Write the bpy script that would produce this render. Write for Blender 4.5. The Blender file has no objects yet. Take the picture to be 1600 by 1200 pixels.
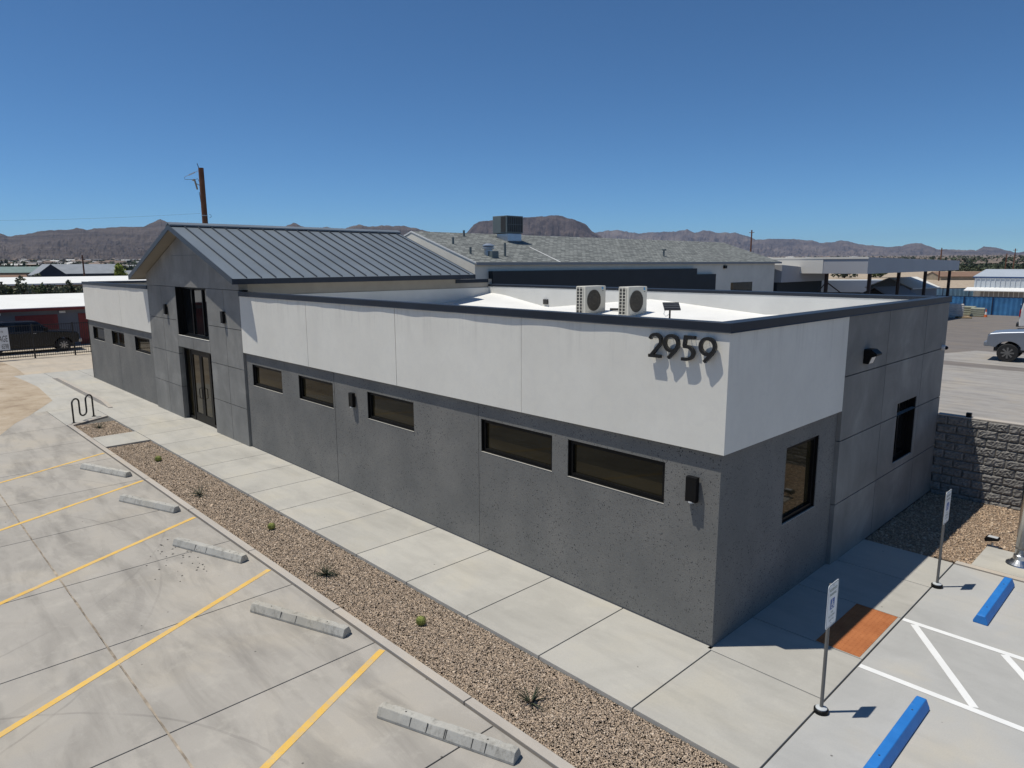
import bpy, bmesh, math, random
import numpy as np
from mathutils import Vector, Matrix, noise
random.seed(7); rng = np.random.default_rng(7)
R = math.radians
scene = bpy.context.scene
COL = scene.collection

# ------------------------------------------------------------------ camera
cam = bpy.data.cameras.new('camera'); camo = bpy.data.objects.new('camera', cam); COL.objects.link(camo)
cr = Vector((0.69360588, 0.72034682, -0.00336799)); cu_ = Vector((-0.12182664, 0.12190971, 0.98503619)); cf = Vector((-0.70997827, 0.68281658, -0.17231473))
camo.matrix_world = Matrix(((cr.x, cu_.x, -cf.x, 4.5038), (cr.y, cu_.y, -cf.y, -8.2407), (cr.z, cu_.z, -cf.z, 5.3656), (0, 0, 0, 1)))
cam.sensor_width = 36.0; cam.lens = 24.21; cam.clip_start = 0.1; cam.clip_end = 30000
scene.camera = camo

# ------------------------------------------------------------------ sky, sun, exposure
SUN_TO = Vector((-0.241, -0.265, 1.0)).normalized()
world = bpy.data.worlds.new('World'); scene.world = world; world.use_nodes = True
wn = world.node_tree; bg = wn.nodes['Background']
sky = wn.nodes.new('ShaderNodeTexSky'); sky.sky_type = 'NISHITA'; sky.sun_disc = False
sky.sun_elevation = math.asin(SUN_TO.z); sky.sun_rotation = math.atan2(SUN_TO.x, SUN_TO.y)
sky.altitude = 2000; sky.air_density = 0.8; sky.dust_density = 0.0; sky.ozone_density = 8.0
tn = wn.nodes.new('ShaderNodeMix'); tn.data_type = 'RGBA'; tn.blend_type = 'MULTIPLY'; tn.inputs[0].default_value = 1.0; tn.inputs[7].default_value = (0.80, 1.09, 1.15, 1)   # camera white balance of the clear sky
wn.links.new(sky.outputs[0], tn.inputs[6]); wn.links.new(tn.outputs[2], bg.inputs[0]); bg.inputs[1].default_value = 0.108
sun = bpy.data.lights.new('sun', 'SUN'); sun.energy = 5.0; sun.angle = R(0.53); sun.color = (1.0, 0.955, 0.865)
suno = bpy.data.objects.new('sun', sun); COL.objects.link(suno); suno.location = (0, 0, 40)
suno.rotation_euler = (-SUN_TO).to_track_quat('-Z', 'Y').to_euler()
scene.view_settings.view_transform = 'Standard'; scene.view_settings.look = 'None'
scene.view_settings.exposure = -0.33; scene.view_settings.gamma = 1.0; scene.view_settings.use_curve_mapping = False
scene.render.engine = 'CYCLES'
scene.cycles.max_bounces = 5; scene.cycles.diffuse_bounces = 2; scene.cycles.volume_bounces = 0

# ------------------------------------------------------------------ materials
M = {}
class NT:
    def __init__(s, name):
        s.m = bpy.data.materials.new(name); s.m.use_nodes = True; s.t = s.m.node_tree; s.b = s.t.nodes['Principled BSDF']
        s.geo = s.t.nodes.new('ShaderNodeNewGeometry'); s.pos = s.geo.outputs['Position']; M[name] = s.m
    def n(s, ty, **kw):
        x = s.t.nodes.new(ty)
        for k, v in kw.items(): setattr(x, k, v)
        return x
    def l(s, a, b): s.t.links.new(a, b)
    def map(s, scale=(1, 1, 1), rot=(0, 0, 0), src=None):
        x = s.n('ShaderNodeMapping'); x.inputs['Scale'].default_value = scale; x.inputs['Rotation'].default_value = rot
        s.l(src or s.pos, x.inputs[0]); return x.outputs[0]
    def noise(s, scale, detail=4, rough=0.55, vec=None, dist=0):
        x = s.n('ShaderNodeTexNoise'); x.inputs['Scale'].default_value = scale; x.inputs['Detail'].default_value = detail
        x.inputs['Roughness'].default_value = rough; x.inputs['Distortion'].default_value = dist
        s.l(vec or s.pos, x.inputs['Vector']); return x.outputs[0]
    def vor(s, scale, vec=None, feat='F1', out='Distance'):
        x = s.n('ShaderNodeTexVoronoi', feature=feat); x.inputs['Scale'].default_value = scale
        s.l(vec or s.pos, x.inputs['Vector']); return x.outputs[out]
    def ramp(s, fac, stops):
        x = s.n('ShaderNodeValToRGB'); e = x.color_ramp.elements
        while len(e) < len(stops): e.new(0.5)
        for i, (p, c) in enumerate(stops):
            e[i].position = p; e[i].color = (c, c, c, 1) if isinstance(c, (int, float)) else (*c, 1)
        s.l(fac, x.inputs[0]); return x.outputs[0]
    def mix(s, fac, a, b, mode='MIX'):
        x = s.n('ShaderNodeMix', data_type='RGBA', blend_type=mode)
        for sock, v in ((x.inputs[0], fac), (x.inputs[6], a), (x.inputs[7], b)):
            if hasattr(v, 'is_linked'): s.l(v, sock)
            elif isinstance(v, (int, float)): sock.default_value = v
            else: sock.default_value = (*v, 1)
        return x.outputs[2]
    def math(s, op, a, b=0.0, c=0.0):
        x = s.n('ShaderNodeMath', operation=op)
        for i, v in enumerate((a, b, c)):
            if hasattr(v, 'is_linked'): s.l(v, x.inputs[i])
            else: x.inputs[i].default_value = v
        return x.outputs[0]
    def bump(s, h, strength=0.3, dist=0.01):
        x = s.n('ShaderNodeBump'); x.inputs['Strength'].default_value = strength; x.inputs['Distance'].default_value = dist
        s.l(h, x.inputs['Height']); s.l(x.outputs[0], s.b.inputs['Normal'])
    def col(s, c):
        if hasattr(c, 'is_linked'): s.l(c, s.b.inputs['Base Color'])
        else: s.b.inputs['Base Color'].default_value = (*c, 1)
    def rough(s, r):
        if hasattr(r, 'is_linked'): s.l(r, s.b.inputs['Roughness'])
        else: s.b.inputs['Roughness'].default_value = r
    def tint(s, c, amt=0.12):
        oi = s.n('ShaderNodeObjectInfo'); k = s.math('MULTIPLY_ADD', oi.outputs['Random'], amt, 1 - amt / 2)
        cb = s.n('ShaderNodeCombineColor')
        for i in range(3): s.l(k, cb.inputs[i])
        return s.mix(1.0, c, cb.outputs[0], 'MULTIPLY')
def k_(c, f): return tuple(min(1, v * f) for v in c)
def plain(name, c, rough=0.6, var=0.15, scale=6, bump=0.0, metal=0.0, fine=60, spec=0.5, tint=0):
    s = NT(name)
    cc = s.ramp(s.noise(scale, 5), [(0.3, k_(c, 1 - var)), (0.7, k_(c, 1 + var))])
    if tint: cc = s.tint(cc, tint)
    s.col(cc); s.rough(rough); s.b.inputs['Metallic'].default_value = metal; s.b.inputs['Specular IOR Level'].default_value = spec
    if bump: s.bump(s.noise(fine, 3), bump, 0.005)
    return s
def concrete(name, c, stain=0.5, arcs=False, tint=0.08, warm=(1.06, 1.0, 0.9), grime=0.0):
    s = NT(name)
    a = s.noise(0.55, 6, 0.6, dist=0.6); b = s.noise(1.0, 6, 0.62, s.map((0.5, 2.2, 1), (0, 0, 0.45)), dist=0.4); f = s.noise(55, 3, 0.7)
    base = s.ramp(a, [(0.3, k_(c, 0.86)), (0.5, c), (0.72, tuple(min(1, v * w * 1.06) for v, w in zip(c, warm)))])
    base = s.mix(s.ramp(b, [(0.45, 0.0), (0.75, stain)]), base, k_(c, 0.62))
    base = s.mix(s.ramp(s.noise(2.3, 7, 0.68, s.map((1, 1, 1), (0, 0, 0.3))), [(0.54, 0.0), (0.72, 0.45 * stain + 0.1)]), base, tuple(min(1, v * w * 1.22) for v, w in zip(c, (1.0, 1.0, 0.98))))
    base = s.mix(s.ramp(f, [(0.3, 0.16), (0.6, 0.0)]), base, k_(c, 0.6))
    # small dark spots
    sp = s.vor(2.1); base = s.mix(s.ramp(sp, [(0.02, 0.75), (0.035, 0.0)]), base, (0.06, 0.055, 0.05))
    if arcs:
        sx = s.n('ShaderNodeSeparateXYZ'); s.l(s.pos, sx.inputs[0]); wob = s.noise(3.0, 2)
        fade = s.ramp(s.noise(0.9, 4, 0.6), [(0.38, 0.0), (0.62, 1.0)])
        for (cx, cy, rad, w, st) in ((-12.2, -9.6, 5.9, 0.02, 0.22), (-8.3, -8.6, 3.4, 0.07, 0.1), (-9.6, -10.6, 6.0, 0.018, 0.25), (-1.2, -9.9, 4.6, 0.018, 0.25), (-4.5, -10.5, 5.6, 0.1, 0.09), (-13.0, -2.6, 3.6, 0.1, 0.1), (-2.5, -12, 7.2, 0.1, 0.09), (-16, -9, 4.2, 0.1, 0.1)):
            dx = s.math('SUBTRACT', sx.outputs[0], cx); dy = s.math('SUBTRACT', sx.outputs[1], cy)
            d = s.math('SQRT', s.math('ADD', s.math('MULTIPLY', dx, dx), s.math('MULTIPLY', dy, dy)))
            e = s.math('ABSOLUTE', s.math('ADD', s.math('SUBTRACT', d, rad), s.math('MULTIPLY', s.math('SUBTRACT', wob, 0.5), 0.06)))
            fac = s.math('MULTIPLY', s.math('MULTIPLY', s.math('LESS_THAN', e, w), fade), st)
            base = s.mix(fac, base, (0.11, 0.1, 0.095))
    if grime: base = s.mix(s.ramp(s.noise(7, 7, 0.75, s.map((1, 1, 0.6))), [(0.5, 0.0), (0.66, grime)]), base, (0.13, 0.12, 0.1))
    if tint: base = s.tint(base, tint)
    s.col(base); s.rough(0.85); s.b.inputs['Specular IOR Level'].default_value = 0.3
    s.bump(s.noise(140, 3, 0.7), 0.12, 0.004)
    return s
concrete('lot_concrete', (0.405, 0.376, 0.332), 1.0, arcs=True, warm=(1.03, 1.0, 0.94))
concrete('walk_concrete', (0.45, 0.432, 0.387), 0.45, warm=(1.03, 1.0, 0.93))
concrete('stall_concrete', (0.43, 0.425, 0.405), 0.25)
concrete('sandy_concrete', (0.47, 0.41, 0.33), 0.4)
concrete('kerb_concrete', (0.46, 0.42, 0.37), 0.2)
concrete('stop_concrete', (0.47, 0.455, 0.41), 0.7, tint=0.15, grime=0.6)
concrete('yard_concrete', (0.345, 0.325, 0.30), 0.9)
concrete('yard_asphalt', (0.20, 0.18, 0.165), 0.6)
# dark exposed-aggregate stucco
s = NT('aggregate_wall')
base = s.ramp(s.noise(0.9, 5, 0.6), [(0.28, (0.155, 0.154, 0.142)), (0.5, (0.198, 0.193, 0.175)), (0.72, (0.25, 0.24, 0.214))])
base = s.mix(s.ramp(s.noise(60, 3, 0.7), [(0.35, 0.5), (0.65, 0.0)]), base, (0.11, 0.111, 0.112))
patch = s.ramp(s.noise(0.8, 3, 0.6), [(0.3, 0.35), (0.6, 1.0)])
pit = s.ramp(s.vor(19), [(0.15, 1.0), (0.23, 0.0)]); pit2 = s.ramp(s.vor(43), [(0.2, 1.0), (0.3, 0.0)])
pits = s.math('MULTIPLY', s.math('MAXIMUM', pit, pit2), patch)
rnd = s.n('ShaderNodeTexVoronoi'); rnd.inputs['Scale'].default_value = 19; s.l(s.pos, rnd.inputs['Vector'])
sel = s.ramp(rnd.outputs['Color'], [(0.42, 0.3), (0.55, 1.0)])
base = s.mix(s.math('MULTIPLY', pits, sel), base, (0.02, 0.02, 0.022))
spk = s.ramp(s.vor(23), [(0.07, 1.0), (0.12, 0.0)]); base = s.mix(s.math('MULTIPLY', spk, 0.5), base, (0.4, 0.4, 0.38))
s.col(base); s.rough(0.9); s.bump(s.math('SUBTRACT', s.noise(70, 3), pits), 0.35, 0.006)
# white stucco
s = NT('white_stucco')
base = s.ramp(s.noise(0.7, 5, 0.6), [(0.3, (0.72, 0.695, 0.62)), (0.7, (0.79, 0.765, 0.685))])
base = s.mix(s.ramp(s.noise(1.6, 6, 0.65, s.map((2.5, 2.5, 0.35))), [(0.55, 0.0), (0.8, 0.14)]), base, (0.55, 0.54, 0.5))
base = s.mix(s.ramp(s.noise(4.5, 6, 0.7, dist=0.8), [(0.45, 0.0), (0.7, 0.22)]), base, (0.62, 0.6, 0.56))
sep = s.n('ShaderNodeSeparateXYZ'); s.l(s.pos, sep.inputs[0])
topw = s.ramp(s.math('SUBTRACT', sep.outputs[2], 3.7), [(0.0, 0.0), (0.75, 0.32)])
base = s.mix(s.math('MULTIPLY', topw, s.ramp(s.noise(2.0, 6, 0.7, s.map((3.2, 3.2, 0.16))), [(0.5, 0.0), (0.68, 1.0)])), base, (0.42, 0.4, 0.36))
s.col(s.tint(base, 0.03)); s.rough(0.9); s.bump(s.math('ADD', s.noise(110, 3), s.math('MULTIPLY', s.noise(3.5, 5, 0.6), 1.5)), 0.16, 0.006)
# smooth grey plaster panels (tower, side)
s = NT('grey_panel')
base = s.ramp(s.noise(0.9, 6, 0.62, dist=0.5), [(0.28, (0.165, 0.162, 0.15)), (0.55, (0.23, 0.225, 0.207)), (0.75, (0.31, 0.302, 0.276))])
base = s.mix(s.ramp(s.noise(1.3, 5, 0.6, s.map((3, 3, 0.5))), [(0.5, 0.0), (0.75, 0.3)]), base, (0.13, 0.13, 0.128))
s.col(s.tint(base, 0.16)); s.rough(0.75); s.bump(s.noise(40, 4), 0.08, 0.004)
plain('tan_stucco', (0.34, 0.31, 0.26), 0.9, 0.08, 2, 0.2)
plain('soffit', (0.20, 0.18, 0.15), 0.8, 0.06, 2)
plain('coping_metal', (0.024, 0.03, 0.041), 0.45, 0.08, 1.5, spec=0.2)
plain('roof_metal', (0.165, 0.19, 0.21), 0.4, 0.1, 0.7, tint=0.05)
plain('seam_metal', (0.04, 0.048, 0.06), 0.45, 0.08, 1)
plain('dark_trim', (0.06, 0.066, 0.075), 0.5, 0.1, 2)
plain('black_frame', (0.007, 0.007, 0.007), 0.45, 0.2, 4, spec=0.15)
plain('digit_black', (0.008, 0.008, 0.008), 0.35, 0.2, 4)
plain('roof_membrane', (0.78, 0.77, 0.73), 0.7, 0.05, 1.2, 0.08)
plain('parapet_membrane', (0.66, 0.65, 0.61), 0.7, 0.06, 1.2, 0.08)
s = NT('bronze_glass'); s.col(s.ramp(s.noise(1.2, 3, 0.5, s.map((0.6, 1, 3))), [(0.3, (0.020, 0.016, 0.008)), (0.7, (0.036, 0.029, 0.015))])); s.rough(0.04); s.b.inputs['IOR'].default_value = 1.27
s = NT('black_glass'); s.col((0.008, 0.009, 0.01)); s.rough(0.03); s.b.inputs['IOR'].default_value = 1.3
plain('pebble_base', (0.38, 0.295, 0.215), 0.95, 0.35, 30, 0.8, fine=50)
plain('pebble_base_pale', (0.24, 0.175, 0.12), 0.95, 0.35, 30, 0.8, fine=50)
s = NT('pebble'); at = s.n('ShaderNodeAttribute'); at.attribute_name = 'Col'; s.col(at.outputs['Color']); s.rough(0.9); s.b.inputs['Specular IOR Level'].default_value = 0.25
s = NT('vcol'); at = s.n('ShaderNodeAttribute'); at.attribute_name = 'Col'; s.col(at.outputs['Color']); s.rough(0.85)
s = NT('dirt')
s.col(s.ramp(s.noise(0.9, 8, 0.7), [(0.3, (0.22, 0.16, 0.11)), (0.45, (0.38, 0.30, 0.21)), (0.72, (0.50, 0.42, 0.32))])); s.rough(0.95); s.bump(s.noise(12, 6, 0.7), 0.5, 0.03)
s = NT('ground_far')
base = s.ramp(s.noise(0.012, 8, 0.65), [(0.3, (0.13, 0.10, 0.075)), (0.55, (0.22, 0.165, 0.12)), (0.75, (0.30, 0.235, 0.17))])
base = s.mix(s.ramp(s.noise(0.11, 6, 0.75), [(0.5, 0.0), (0.62, 0.6)]), base, (0.06, 0.062, 0.045))
s.col(base); s.rough(0.95)
s = NT('yellow_paint')
base = s.ramp(s.noise(2.0, 6, 0.65), [(0.3, (0.66, 0.40, 0.085)), (0.7, (0.78, 0.5, 0.11))])
base = s.mix(s.ramp(s.noise(5, 8, 0.8), [(0.47, 0.0), (0.66, 0.8)]), base, (0.48, 0.41, 0.30)); s.col(base); s.rough(0.8)
plain('joint_dirt', (0.3, 0.25, 0.19), 0.95, 0.5, 5)
plain('white_paint', (0.78, 0.78, 0.76), 0.7, 0.05, 3, 0.1)
s = NT('blue_paint')
base = s.ramp(s.noise(3, 6, 0.7), [(0.3, (0.012, 0.15, 0.47)), (0.7, (0.022, 0.2, 0.58))])
base = s.mix(s.ramp(s.noise(16, 7, 0.8), [(0.6, 0.0), (0.72, 0.55)]), base, (0.16, 0.28, 0.48)); s.col(base); s.rough(0.6)
s = NT('tactile_orange'); s.col(s.ramp(s.noise(3, 5, 0.7), [(0.3, (0.33, 0.105, 0.03)), (0.7, (0.46, 0.165, 0.055))])); s.rough(0.8)
plain('galvanised', (0.42, 0.43, 0.43), 0.4, 0.1, 8, metal=0.6)
plain('pole_steel', (0.16, 0.155, 0.145), 0.5, 0.1, 8, metal=0.3)
plain('flagpole_metal', (0.62, 0.63, 0.64), 0.28, 0.06, 5, metal=1.0)
plain('sign_white', (0.72, 0.75, 0.76), 0.4, 0.04, 5)
plain('sign_green', (0.03, 0.11, 0.06), 0.5, 0.05, 5)
plain('sign_blue', (0.02, 0.10, 0.36), 0.5, 0.05, 5)
s = plain('split_block', (0.2, 0.19, 0.175), 0.95, 0.28, 9, 0.5, fine=60, tint=0.2)
plain('mortar', (0.12, 0.115, 0.105), 0.95, 0.1, 10)
plain('ac_cream', (0.58, 0.55, 0.47), 0.5, 0.03, 3)
plain('ac_dark', (0.035, 0.033, 0.03), 0.6, 0.1, 5)
plain('ac_fan', (0.12, 0.105, 0.085), 0.6, 0.2, 12)
plain('logo_blue', (0.0, 0.28, 0.6), 0.4, 0.02, 5)
plain('leaf_green', (0.07, 0.085, 0.05), 0.7, 0.3, 8)
plain('foliage_dark', (0.05, 0.065, 0.028), 0.75, 0.45, 1.3)
plain('foliage_mid', (0.075, 0.10, 0.035), 0.75, 0.45, 1.3)
plain('foliage_lime', (0.24, 0.29, 0.03), 0.75, 0.4, 1.3)
plain('foliage_pale', (0.16, 0.17, 0.10), 0.75, 0.45, 1.3)
plain('bark', (0.12, 0.085, 0.06), 0.95, 0.3, 8)
plain('cactus_body', (0.22, 0.25, 0.06), 0.7, 0.2, 10)
plain('cactus_spine', (0.62, 0.55, 0.18), 0.7, 0.1, 10)
plain('pole_wood', (0.13, 0.055, 0.028), 0.9, 0.3, 3, 0.4)
plain('insulator', (0.5, 0.52, 0.52), 0.3, 0.1, 5)
plain('wire_black', (0.02, 0.02, 0.02), 0.6, 0.1, 5)
s = NT('shingle')
br = s.n('ShaderNodeTexBrick'); br.offset = 0.37; br.inputs['Scale'].default_value = 1.0
br.inputs['Brick Width'].default_value = 0.34; br.inputs['Row Height'].default_value = 0.15; br.inputs['Mortar Size'].default_value = 0.016; br.inputs['Bias'].default_value = 0.0
br.inputs['Color1'].default_value = (0.12, 0.13, 0.125, 1); br.inputs['Color2'].default_value = (0.30, 0.315, 0.295, 1); br.inputs['Mortar'].default_value = (0.06, 0.065, 0.065, 1)
sx = s.n('ShaderNodeSeparateXYZ'); s.l(s.pos, sx.inputs[0]); cb = s.n('ShaderNodeCombineXYZ'); s.l(sx.outputs[1], cb.inputs[0]); s.l(sx.outputs[0], cb.inputs[1]); s.l(cb.outputs[0], br.inputs['Vector'])
s.col(s.mix(s.ramp(s.noise(14, 4, 0.7), [(0.3, 0.35), (0.7, 0.0)]), br.outputs[0], (0.1, 0.105, 0.1))); s.rough(0.95); s.bump(br.outputs[1], 0.5, 0.02)
plain('cream_wall', (0.78, 0.73, 0.62), 0.9, 0.06, 1, 0.15)
plain('white_trim', (0.72, 0.72, 0.70), 0.6, 0.04, 2)
plain('grey_gutter', (0.25, 0.26, 0.27), 0.5, 0.05, 2)
plain('charcoal_wall', (0.022, 0.027, 0.031), 0.7, 0.1, 1)
plain('duct_metal', (0.5, 0.53, 0.56), 0.35, 0.08, 2, metal=0.7)
plain('hvac_green', (0.13, 0.155, 0.155), 0.5, 0.1, 2)
plain('white_roof', (0.80, 0.79, 0.74), 0.6, 0.04, 0.6)
plain('red_fascia', (0.2, 0.028, 0.025), 0.6, 0.1, 2)
plain('red_door', (0.21, 0.032, 0.028), 0.6, 0.15, 3)
plain('storage_grey', (0.15, 0.16, 0.185), 0.85, 0.1, 1)
plain('tan_wall', (0.30, 0.25, 0.18), 0.9, 0.1, 1)
plain('iron_black', (0.012, 0.011, 0.011), 0.5, 0.1, 5)
plain('car_black', (0.008, 0.008, 0.009), 0.25, 0.1, 3)
plain('car_silver', (0.24, 0.265, 0.305), 0.32, 0.04, 3, metal=0.45)
plain('car_white', (0.72, 0.72, 0.71), 0.3, 0.03, 3)
plain('tyre_rubber', (0.016, 0.016, 0.016), 0.85, 0.2, 10)
plain('rim_alloy', (0.42, 0.42, 0.43), 0.35, 0.1, 10, metal=0.8)
plain('rim_black', (0.02, 0.02, 0.02), 0.35, 0.1, 10)
plain('lamp_lens', (0.55, 0.56, 0.56), 0.15, 0.05, 10)
plain('tail_red', (0.4, 0.01, 0.01), 0.25, 0.05, 10)
plain('canopy_grey', (0.40, 0.40, 0.41), 0.5, 0.05, 0.4)
plain('canopy_cream_lit', (0.72, 0.68, 0.60), 0.5, 0.04, 0.4)  # paler than the canopy grey, sunlight on the front put into its colour
plain('column_brown', (0.045, 0.028, 0.022), 0.7, 0.2, 3)
plain('fence_blue', (0.05, 0.20, 0.42), 0.7, 0.25, 1.0, tint=0.3)
plain('fence_pale_blue', (0.18, 0.33, 0.45), 0.7, 0.2, 1.0, tint=0.3)
plain('post_navy', (0.012, 0.03, 0.07), 0.6, 0.1, 3)
plain('shed_pale_blue', (0.60, 0.64, 0.66), 0.55, 0.06, 0.5)
plain('shed_roof', (0.42, 0.46, 0.5), 0.5, 0.06, 0.5)
plain('trim_blue', (0.02, 0.07, 0.20), 0.5, 0.05, 1)
plain('house_slate', (0.035, 0.045, 0.06), 0.8, 0.1, 1)
plain('house_pale', (0.26, 0.29, 0.34), 0.8, 0.08, 1)
plain('roof_slate', (0.26, 0.28, 0.30), 0.85, 0.1, 0.8)
plain('roof_green', (0.18, 0.25, 0.23), 0.8, 0.1, 0.8)
plain('roof_brown', (0.22, 0.135, 0.09), 0.9, 0.12, 0.8)
plain('shed_grey', (0.27, 0.27, 0.28), 0.8, 0.06, 0.8)
plain('shed_brown', (0.07, 0.06, 0.05), 0.8, 0.1, 0.8)
plain('wood_pallet', (0.34, 0.24, 0.13), 0.85, 0.25, 3, tint=0.2)
plain('bag_white', (0.62, 0.60, 0.56), 0.6, 0.15, 3, tint=0.2)
plain('bag_green', (0.33, 0.34, 0.26), 0.7, 0.2, 3, tint=0.2)
plain('cone_orange', (0.65, 0.13, 0.03), 0.6, 0.1, 3)
plain('panel_black', (0.018, 0.018, 0.02), 0.3, 0.1, 3)

# ------------------------------------------------------------------ mesh helpers
def wloc(o):
    v = Vector((0, 0, 0))
    while o is not None: v += o.location; o = o.parent
    return v
class MB:
    def __init__(s): s.v = []; s.f = []
    def add(s, vs, fs):
        n = len(s.v); s.v += [tuple(p) for p in vs]; s.f += [tuple(i + n for i in f) for f in fs]; return s
    def box(s, x0, x1, y0, y1, z0, z1):
        return s.add([(x0, y0, z0), (x1, y0, z0), (x1, y1, z0), (x0, y1, z0), (x0, y0, z1), (x1, y0, z1), (x1, y1, z1), (x0, y1, z1)],
                     [(0, 3, 2, 1), (4, 5, 6, 7), (0, 1, 5, 4), (1, 2, 6, 5), (2, 3, 7, 6), (3, 0, 4, 7)])
    def prism(s, poly, a, b, ax='y'):
        n = len(poly)
        def P(p, t): return (p[0], t, p[1]) if ax == 'y' else ((t, p[0], p[1]) if ax == 'x' else (p[0], p[1], t))
        return s.add([P(p, a) for p in poly] + [P(p, b) for p in poly], [tuple(range(n))[::-1], tuple(range(n, 2 * n))] + [(i, (i + 1) % n, n + (i + 1) % n, n + i) for i in range(n)])
    def quad(s, *p): return s.add(p, [tuple(range(len(p)))])
    def tube(s, path, r, n=8, cap=True, r2=None):
        path = [Vector(p) for p in path]; vs = []; fs = []; m = len(path); up = None
        for i, p in enumerate(path):
            t = (path[min(i + 1, m - 1)] - path[max(i - 1, 0)]).normalized()
            if up is None: up = Vector((0, 0, 1)) if abs(t.z) < 0.9 else Vector((1, 0, 0))
            a = t.cross(up).normalized(); b = a.cross(t).normalized(); up = b
            rr = r if r2 is None else r + (r2 - r) * i / (m - 1)
            for k in range(n):
                an = 2 * math.pi * k / n; vs.append(p + a * rr * math.cos(an) + b * rr * math.sin(an))
        for i in range(m - 1):
            for k in range(n): fs.append((i * n + k, i * n + (k + 1) % n, (i + 1) * n + (k + 1) % n, (i + 1) * n + k))
        if cap: fs += [tuple(range(n))[::-1], tuple((m - 1) * n + k for k in range(n))]
        return s.add(vs, fs)
    def lathe(s, prof, c=(0, 0, 0), n=20, ax='z'):
        vs = []; fs = []; m = len(prof)
        for (r, h) in prof:
            for k in range(n):
                a = 2 * math.pi * k / n; x, y = r * math.cos(a), r * math.sin(a)
                vs.append((c[0] + x, c[1] + y, c[2] + h) if ax == 'z' else ((c[0] + x, c[1] + h, c[2] + y) if ax == 'y' else (c[0] + h, c[1] + x, c[2] + y)))
        for i in range(m - 1):
            for k in range(n): fs.append((i * n + k, i * n + (k + 1) % n, (i + 1) * n + (k + 1) % n, (i + 1) * n + k))
        fs += [tuple(range(n))[::-1], tuple((m - 1) * n + k for k in range(n))]
        return s.add(vs, fs)
    def stroke(s, pts, w, fn, d0, d1, closed=False):
        """2-D polyline thickened to width w, extruded from depth d0 to d1; fn(u, v, d) -> world"""
        P = [Vector(p) for p in pts]; n = len(P); Lf = []; Rt = []
        for i in range(n):
            a = P[(i - 1) % n] if (i > 0 or closed) else None; b = P[(i + 1) % n] if (i < n - 1 or closed) else None
            d1_ = (P[i] - a).normalized() if a is not None else (b - P[i]).normalized(); d2_ = (b - P[i]).normalized() if b is not None else d1_
            n1 = Vector((-d1_.y, d1_.x)); n2 = Vector((-d2_.y, d2_.x)); m = (n1 + n2)
            m = m.normalized() if m.length > 1e-4 else n1; kk = w / 2 / max(0.35, m.dot(n1)); Lf.append(P[i] + m * kk); Rt.append(P[i] - m * kk)
        vs = [fn(p.x, p.y, d) for d in (d0, d1) for L in (Lf, Rt) for p in L]; fs = []
        for i in range(n if closed else n - 1):
            j = (i + 1) % n
            fs += [(i, j, n + j, n + i), (2 * n + i, 3 * n + i, 3 * n + j, 2 * n + j), (i, 2 * n + i, 2 * n + j, j), (n + i, n + j, 3 * n + j, 3 * n + i)]
        if not closed: fs += [(0, n, 3 * n, 2 * n), (n - 1, 2 * n - 1, 4 * n - 1, 3 * n - 1)]
        return s.add(vs, fs)
    def build(s, name, mat, parent=None, bevel=0, smooth=False, local=False):
        me = bpy.data.meshes.new(name); off = Vector((0, 0, 0)) if (local or parent is None) else wloc(parent)
        me.from_pydata([(p[0] - off.x, p[1] - off.y, p[2] - off.z) for p in s.v], [], s.f)
        bm = bmesh.new(); bm.from_mesh(me); bmesh.ops.recalc_face_normals(bm, faces=bm.faces); bm.to_mesh(me); bm.free()
        me.materials.append(M[mat]); o = bpy.data.objects.new(name, me); COL.objects.link(o)
        if smooth:
            me.polygons.foreach_set('use_smooth', [True] * len(me.polygons))
        if parent is not None: o.parent = parent
        if bevel:
            b = o.modifiers.new('bevel', 'BEVEL'); b.width = bevel; b.segments = 2; b.limit_method = 'ANGLE'; b.angle_limit = R(40)
        return o
def tag(o, label=None, cat=None, group=None, kind=None):
    if label: o['label'] = label
    if cat: o['category'] = cat
    if group: o['group'] = group
    if kind: o['kind'] = kind
    return o
def thing(name, label, cat, loc=(0, 0, 0), rz=0, group=None):
    o = bpy.data.objects.new(name, None); COL.objects.link(o); o.location = loc; o.rotation_euler = (0, 0, rz); o.empty_display_size = 0.2
    return tag(o, label, cat, group)
def copy_tree(o, parent=None):
    c = o.copy(); COL.objects.link(c); c.parent = parent
    for ch in list(o.children): copy_tree(ch, c)
    return c
def structure(name, loc=(0, 0, 0)):
    o = bpy.data.objects.new(name, None); COL.objects.link(o); o.location = loc; o['kind'] = 'structure'; return o
def text_mesh(body, size, fn, name, mat, parent, align='LEFT'):
    cu = bpy.data.curves.new('text', 'FONT'); cu.body = body; cu.size = size; cu.align_x = align; cu.extrude = 0.0; cu.resolution_u = 3
    o = bpy.data.objects.new('text', cu); COL.objects.link(o); dg = bpy.context.evaluated_depsgraph_get()
    me = bpy.data.meshes.new_from_object(o.evaluated_get(dg)); bpy.data.objects.remove(o)
    m = MB(); m.v = [fn(v.co.x, v.co.y, 0) for v in me.vertices]; m.f = [tuple(p.vertices) for p in me.polygons]
    return m.build(name, mat, parent)
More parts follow.
